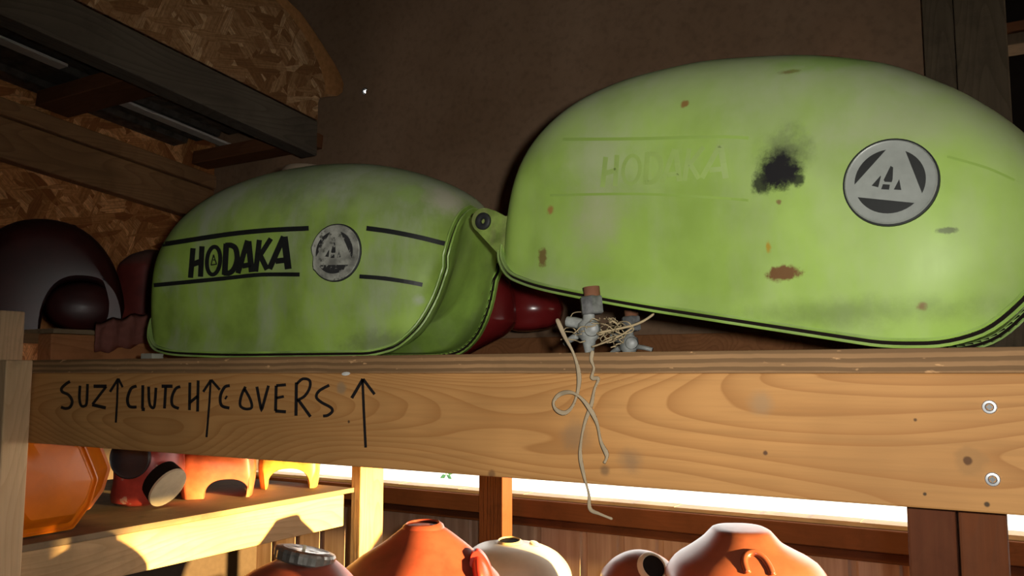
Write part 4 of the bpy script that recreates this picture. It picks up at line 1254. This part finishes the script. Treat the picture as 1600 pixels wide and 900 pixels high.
# saddle shaped tanks with an arch cut below
def saddle(name_lab, u0, u1, vtop, vbot, au0, au1, avt, X, mat, inner, depth=0.16, axis=None, zbase=None, power=2.6):
    """front silhouette given in photo pixels on the plane through (u0+u1)/2 at X"""
    pc = at_x((u0 + u1) / 2, vbot, X); nrm = Vector(axis).normalized() if axis else (Vector((pc.x, pc.y, 0))).normalized()
    rt = Vector((nrm.y, -nrm.x, 0))
    k = pc.dot(FWD) / F_PX
    zb = zbase
    hw_ = (u1 - u0) / 2 * k; hh = (vbot - vtop) * k
    ah = (vbot - avt) * k; aw = (au1 - au0) / 2 * k; ac = ((au0 + au1) / 2 - (u0 + u1) / 2) * k
    base = Vector((pc.x, pc.y, zb))
    def ring(f, dpt, g=1.0):
        pts = []
        for j in range(31):                                  # outer line, left foot over the top to the right foot
            th = math.pi * (1 - j / 30)
            cx, sx = math.cos(th), math.sin(th)
            x = hw_ * f * math.copysign(abs(cx) ** (2 / power), cx); z = hh * f * abs(sx) ** (2 / power)
            # feet pull in
            if z < hh * 0.25: x *= 0.90 + 0.10 * z / (hh * 0.25)
            pts.append(base + rt * x + Vector((0, 0, z)) + nrm * dpt)
        for j in range(25):                                  # arch back
            th = math.pi * j / 24
            cx, sx = math.cos(th), math.sin(th)
            x = ac + aw * g * math.copysign(abs(cx) ** 0.8, cx); z = ah * g * abs(sx) ** 0.8
            pts.append(base + rt * x + Vector((0, 0, z)) + nrm * dpt)
        return pts
    rings = [ring(0.80, 0.0, 1.04), ring(0.89, 0.006, 1.01), ring(0.955, 0.018, 0.99), ring(1.0, 0.042, 0.98), ring(1.0, depth * 0.6, 0.98), ring(0.93, depth, 0.98)]
    v_, f_ = grid(rings, True, False)
    n = 56
    # front and rear faces as strips between the outer line and the arch
    for off in (0, 5 * n):
        for j in range(30):
            a0 = off + j; a1 = off + j + 1
            q0 = off + 31 + 24 - int(round(j * 24 / 30)); q1 = off + 31 + 24 - int(round((j + 1) * 24 / 30))
            f_.append((a0, a1, q1, q0) if q0 != q1 else (a0, a1, q0))
    t = empty('fuel_tank', base + nrm * depth * 0.5, name_lab, 'fuel tank')
    build('tank_body', v_, f_, mat, t, True, 45)
    return t, base, nrm, k
saddle('orange red tank with chipped paint and arch cut below', 279, 399, 640, 783, 320, 386, 755, -1.34, M_ORRED, M_RED, 0.15, None, LZ + 0.001)
saddle('small worn yellow tank with arch cut below, farthest on lower shelf', 402, 501, 650, 771, 418, 482, 741, -1.32, M_YELLOW, M_YELLOW, 0.12, None, LZ + 0.001)

# ---- upper left: dark red tanks and rag
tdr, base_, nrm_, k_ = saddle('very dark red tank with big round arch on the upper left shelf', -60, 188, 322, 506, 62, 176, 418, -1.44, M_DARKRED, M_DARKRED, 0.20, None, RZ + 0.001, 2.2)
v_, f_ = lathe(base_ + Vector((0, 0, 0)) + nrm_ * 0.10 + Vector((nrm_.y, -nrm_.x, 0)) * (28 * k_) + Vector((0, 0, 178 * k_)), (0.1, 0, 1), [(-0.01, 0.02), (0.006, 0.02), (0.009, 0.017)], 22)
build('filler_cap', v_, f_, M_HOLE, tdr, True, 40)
# dark lining that shows inside the arch
pc = base_ + nrm_ * 0.05
v_ = []; rt = Vector((nrm_.y, -nrm_.x, 0))
rings = []
for (f, h) in ((1.0, 0.0), (0.8, -0.012), (0.5, -0.02), (0.05, -0.024)):
    cx = (119 - 59) * k_; 
    rings.append([pc + rt * (cx + 60 * k_ * f * math.cos(q)) + Vector((0, 0, 44 * k_ + 44 * k_ * f * math.sin(q))) + nrm_ * h for q in [2 * math.pi * j / 30 for j in range(30)]])
v_, f_ = grid(rings); build('inner_bulge', v_, f_, M_DARKRED, tdr, True)

# grey red tank half hidden at the left end of the lettered tank
d0 = 1.86
cf = at_d(232, 392, d0); k = d0 / F_PX
t = empty('fuel_tank', (cf.x, cf.y, RZ), 'dusty red tank mostly hidden behind the lettered tank, left end', 'fuel tank')
zt = cf.z
stack('tank_body', cf, RGT, [(RZ + 0.001, 0, 38 * k, 0.05), (RZ + 20 * k, 0, 44 * k, 0.06), (zt - 30 * k, 0, 40 * k, 0.06), (zt - 10 * k, 3 * k, 28 * k, 0.045), (zt, 8 * k, 10 * k, 0.02)], paint('dusty red', (0.17, 0.025, 0.018), 0.5, 0.8, (0.10, 0.075, 0.06), 0.2), t, 2.4)

# rag over the side rail
bm = bmesh.new()
rag_px_top = [(140, 500), (165, 496), (190, 488), (215, 486), (240, 484)]
rows = []
for r in range(9):
    row = []
    for i in range(15):
        a = i / 14; u = 150 + 95 * a; v = (503 - 18 * a) + r * 6.2 + 3 * math.sin(i * 1.3 + r * 0.5)
        x = -1.297 + 0.010 + 0.006 * math.sin(i * 1.7 + r * 0.3) + (-0.020 if r == 0 else 0) + 0.004 * math.sin(r * 1.4)
        p = at_x(u, v, x)
        if r == 0: p.z = max(p.z, RZ + 0.006)
        p.z = max(p.z, PT + 0.003)
        row.append(p)
    rows.append(row)
v_, f_ = grid(rows, False, False)
rag = build('rag', v_, f_, plain('dull red cloth', (0.17, 0.065, 0.050), 0.95, 0.05, 0.3, 50), None, True)
sm = rag.modifiers.new('thick', 'SOLIDIFY'); sm.thickness = 0.003
tag(rag, 'dull red rag hanging over the side rail beside lettered tank', 'rag')

# glossy red tank behind, between the two green ones
pts_px = [(640, 560), (690, 470), (740, 415), (790, 395), (830, 400), (858, 430), (866, 465), (850, 495), (812, 497), (780, 515), (740, 540), (700, 556)]
pc = at_y(770, 470, 1.16); k = pc.dot(FWD) / F_PX
t = empty('fuel_tank', (pc.x, pc.y, PT), 'glossy deep red tank standing behind the gap between green tanks', 'fuel tank')
levels = [(PT + 0.001, -93 * k, 37 * k, 0.04), (PT + 20 * k, -78 * k, 58 * k, 0.055), (PT + 45 * k, -56 * k, 81 * k, 0.065), (PT + 62 * k, -51 * k, 88 * k, 0.07), (PT + 100 * k, -51 * k, 86 * k, 0.07), (PT + 135 * k, -52 * k, 67 * k, 0.06), (PT + 150 * k, -52 * k, 30 * k, 0.03), (PT + 154 * k, -52 * k, 8 * k, 0.01)]
lobe = [(PT + 50 * k, 34 * k, 14 * k, 0.02), (PT + 54 * k, 40 * k, 34 * k, 0.04), (PT + 66 * k, 46 * k, 46 * k, 0.045), (PT + 85 * k, 48 * k, 49 * k, 0.05), (PT + 112 * k, 44 * k, 42 * k, 0.045), (PT + 140 * k, 40 * k, 22 * k, 0.03), (PT + 150 * k, 38 * k, 6 * k, 0.01)]
stack('tank_lobe', (pc.x - 0.015, pc.y + 0.06), RGT, lobe, M_REDGLOSS, t, 2.3)
stack('tank_body', (pc.x, pc.y), RGT, levels, M_REDGLOSS, t, 2.5)

# ---- green sprig outside the open strip
sp = at_y(697, 742, 2.9)
t = empty('leaf_sprig', (sp.x, sp.y, sp.z - 0.05), 'small green leaf sprig outside the bright open strip', 'plant')
M_LEAF = plain('green leaf', (0.05, 0.22, 0.10), 0.6)
stem = tube([sp + Vector((0, 0, 0.3)), sp + Vector((0.005, 0, 0.12)), sp], 0.0025, 6)
build('stem', stem[0], stem[1], M_LEAF, t)
for i in range(7):
    a = -0.5 + i * 0.68; L = 0.034
    c = sp + Vector((0, 0, 0.010 * (i % 3)))
    d = Vector((math.cos(a), 0.15 * math.sin(i * 2), math.sin(a) * 0.55 - 0.2)).normalized(); s_ = d.cross(Vector((0, 1, 0))).normalized()
    v_ = [c, c + d * L * 0.45 + s_ * L * 0.28 + Vector((0, 0.003, 0)), c + d * L, c + d * L * 0.45 - s_ * L * 0.28 + Vector((0, 0.003, 0)), c + d * L * 0.45 + Vector((0, -0.002, 0))]
    build('leaf', v_, [(0, 1, 4), (1, 2, 4), (2, 3, 4), (3, 0, 4)], M_LEAF, t, True)
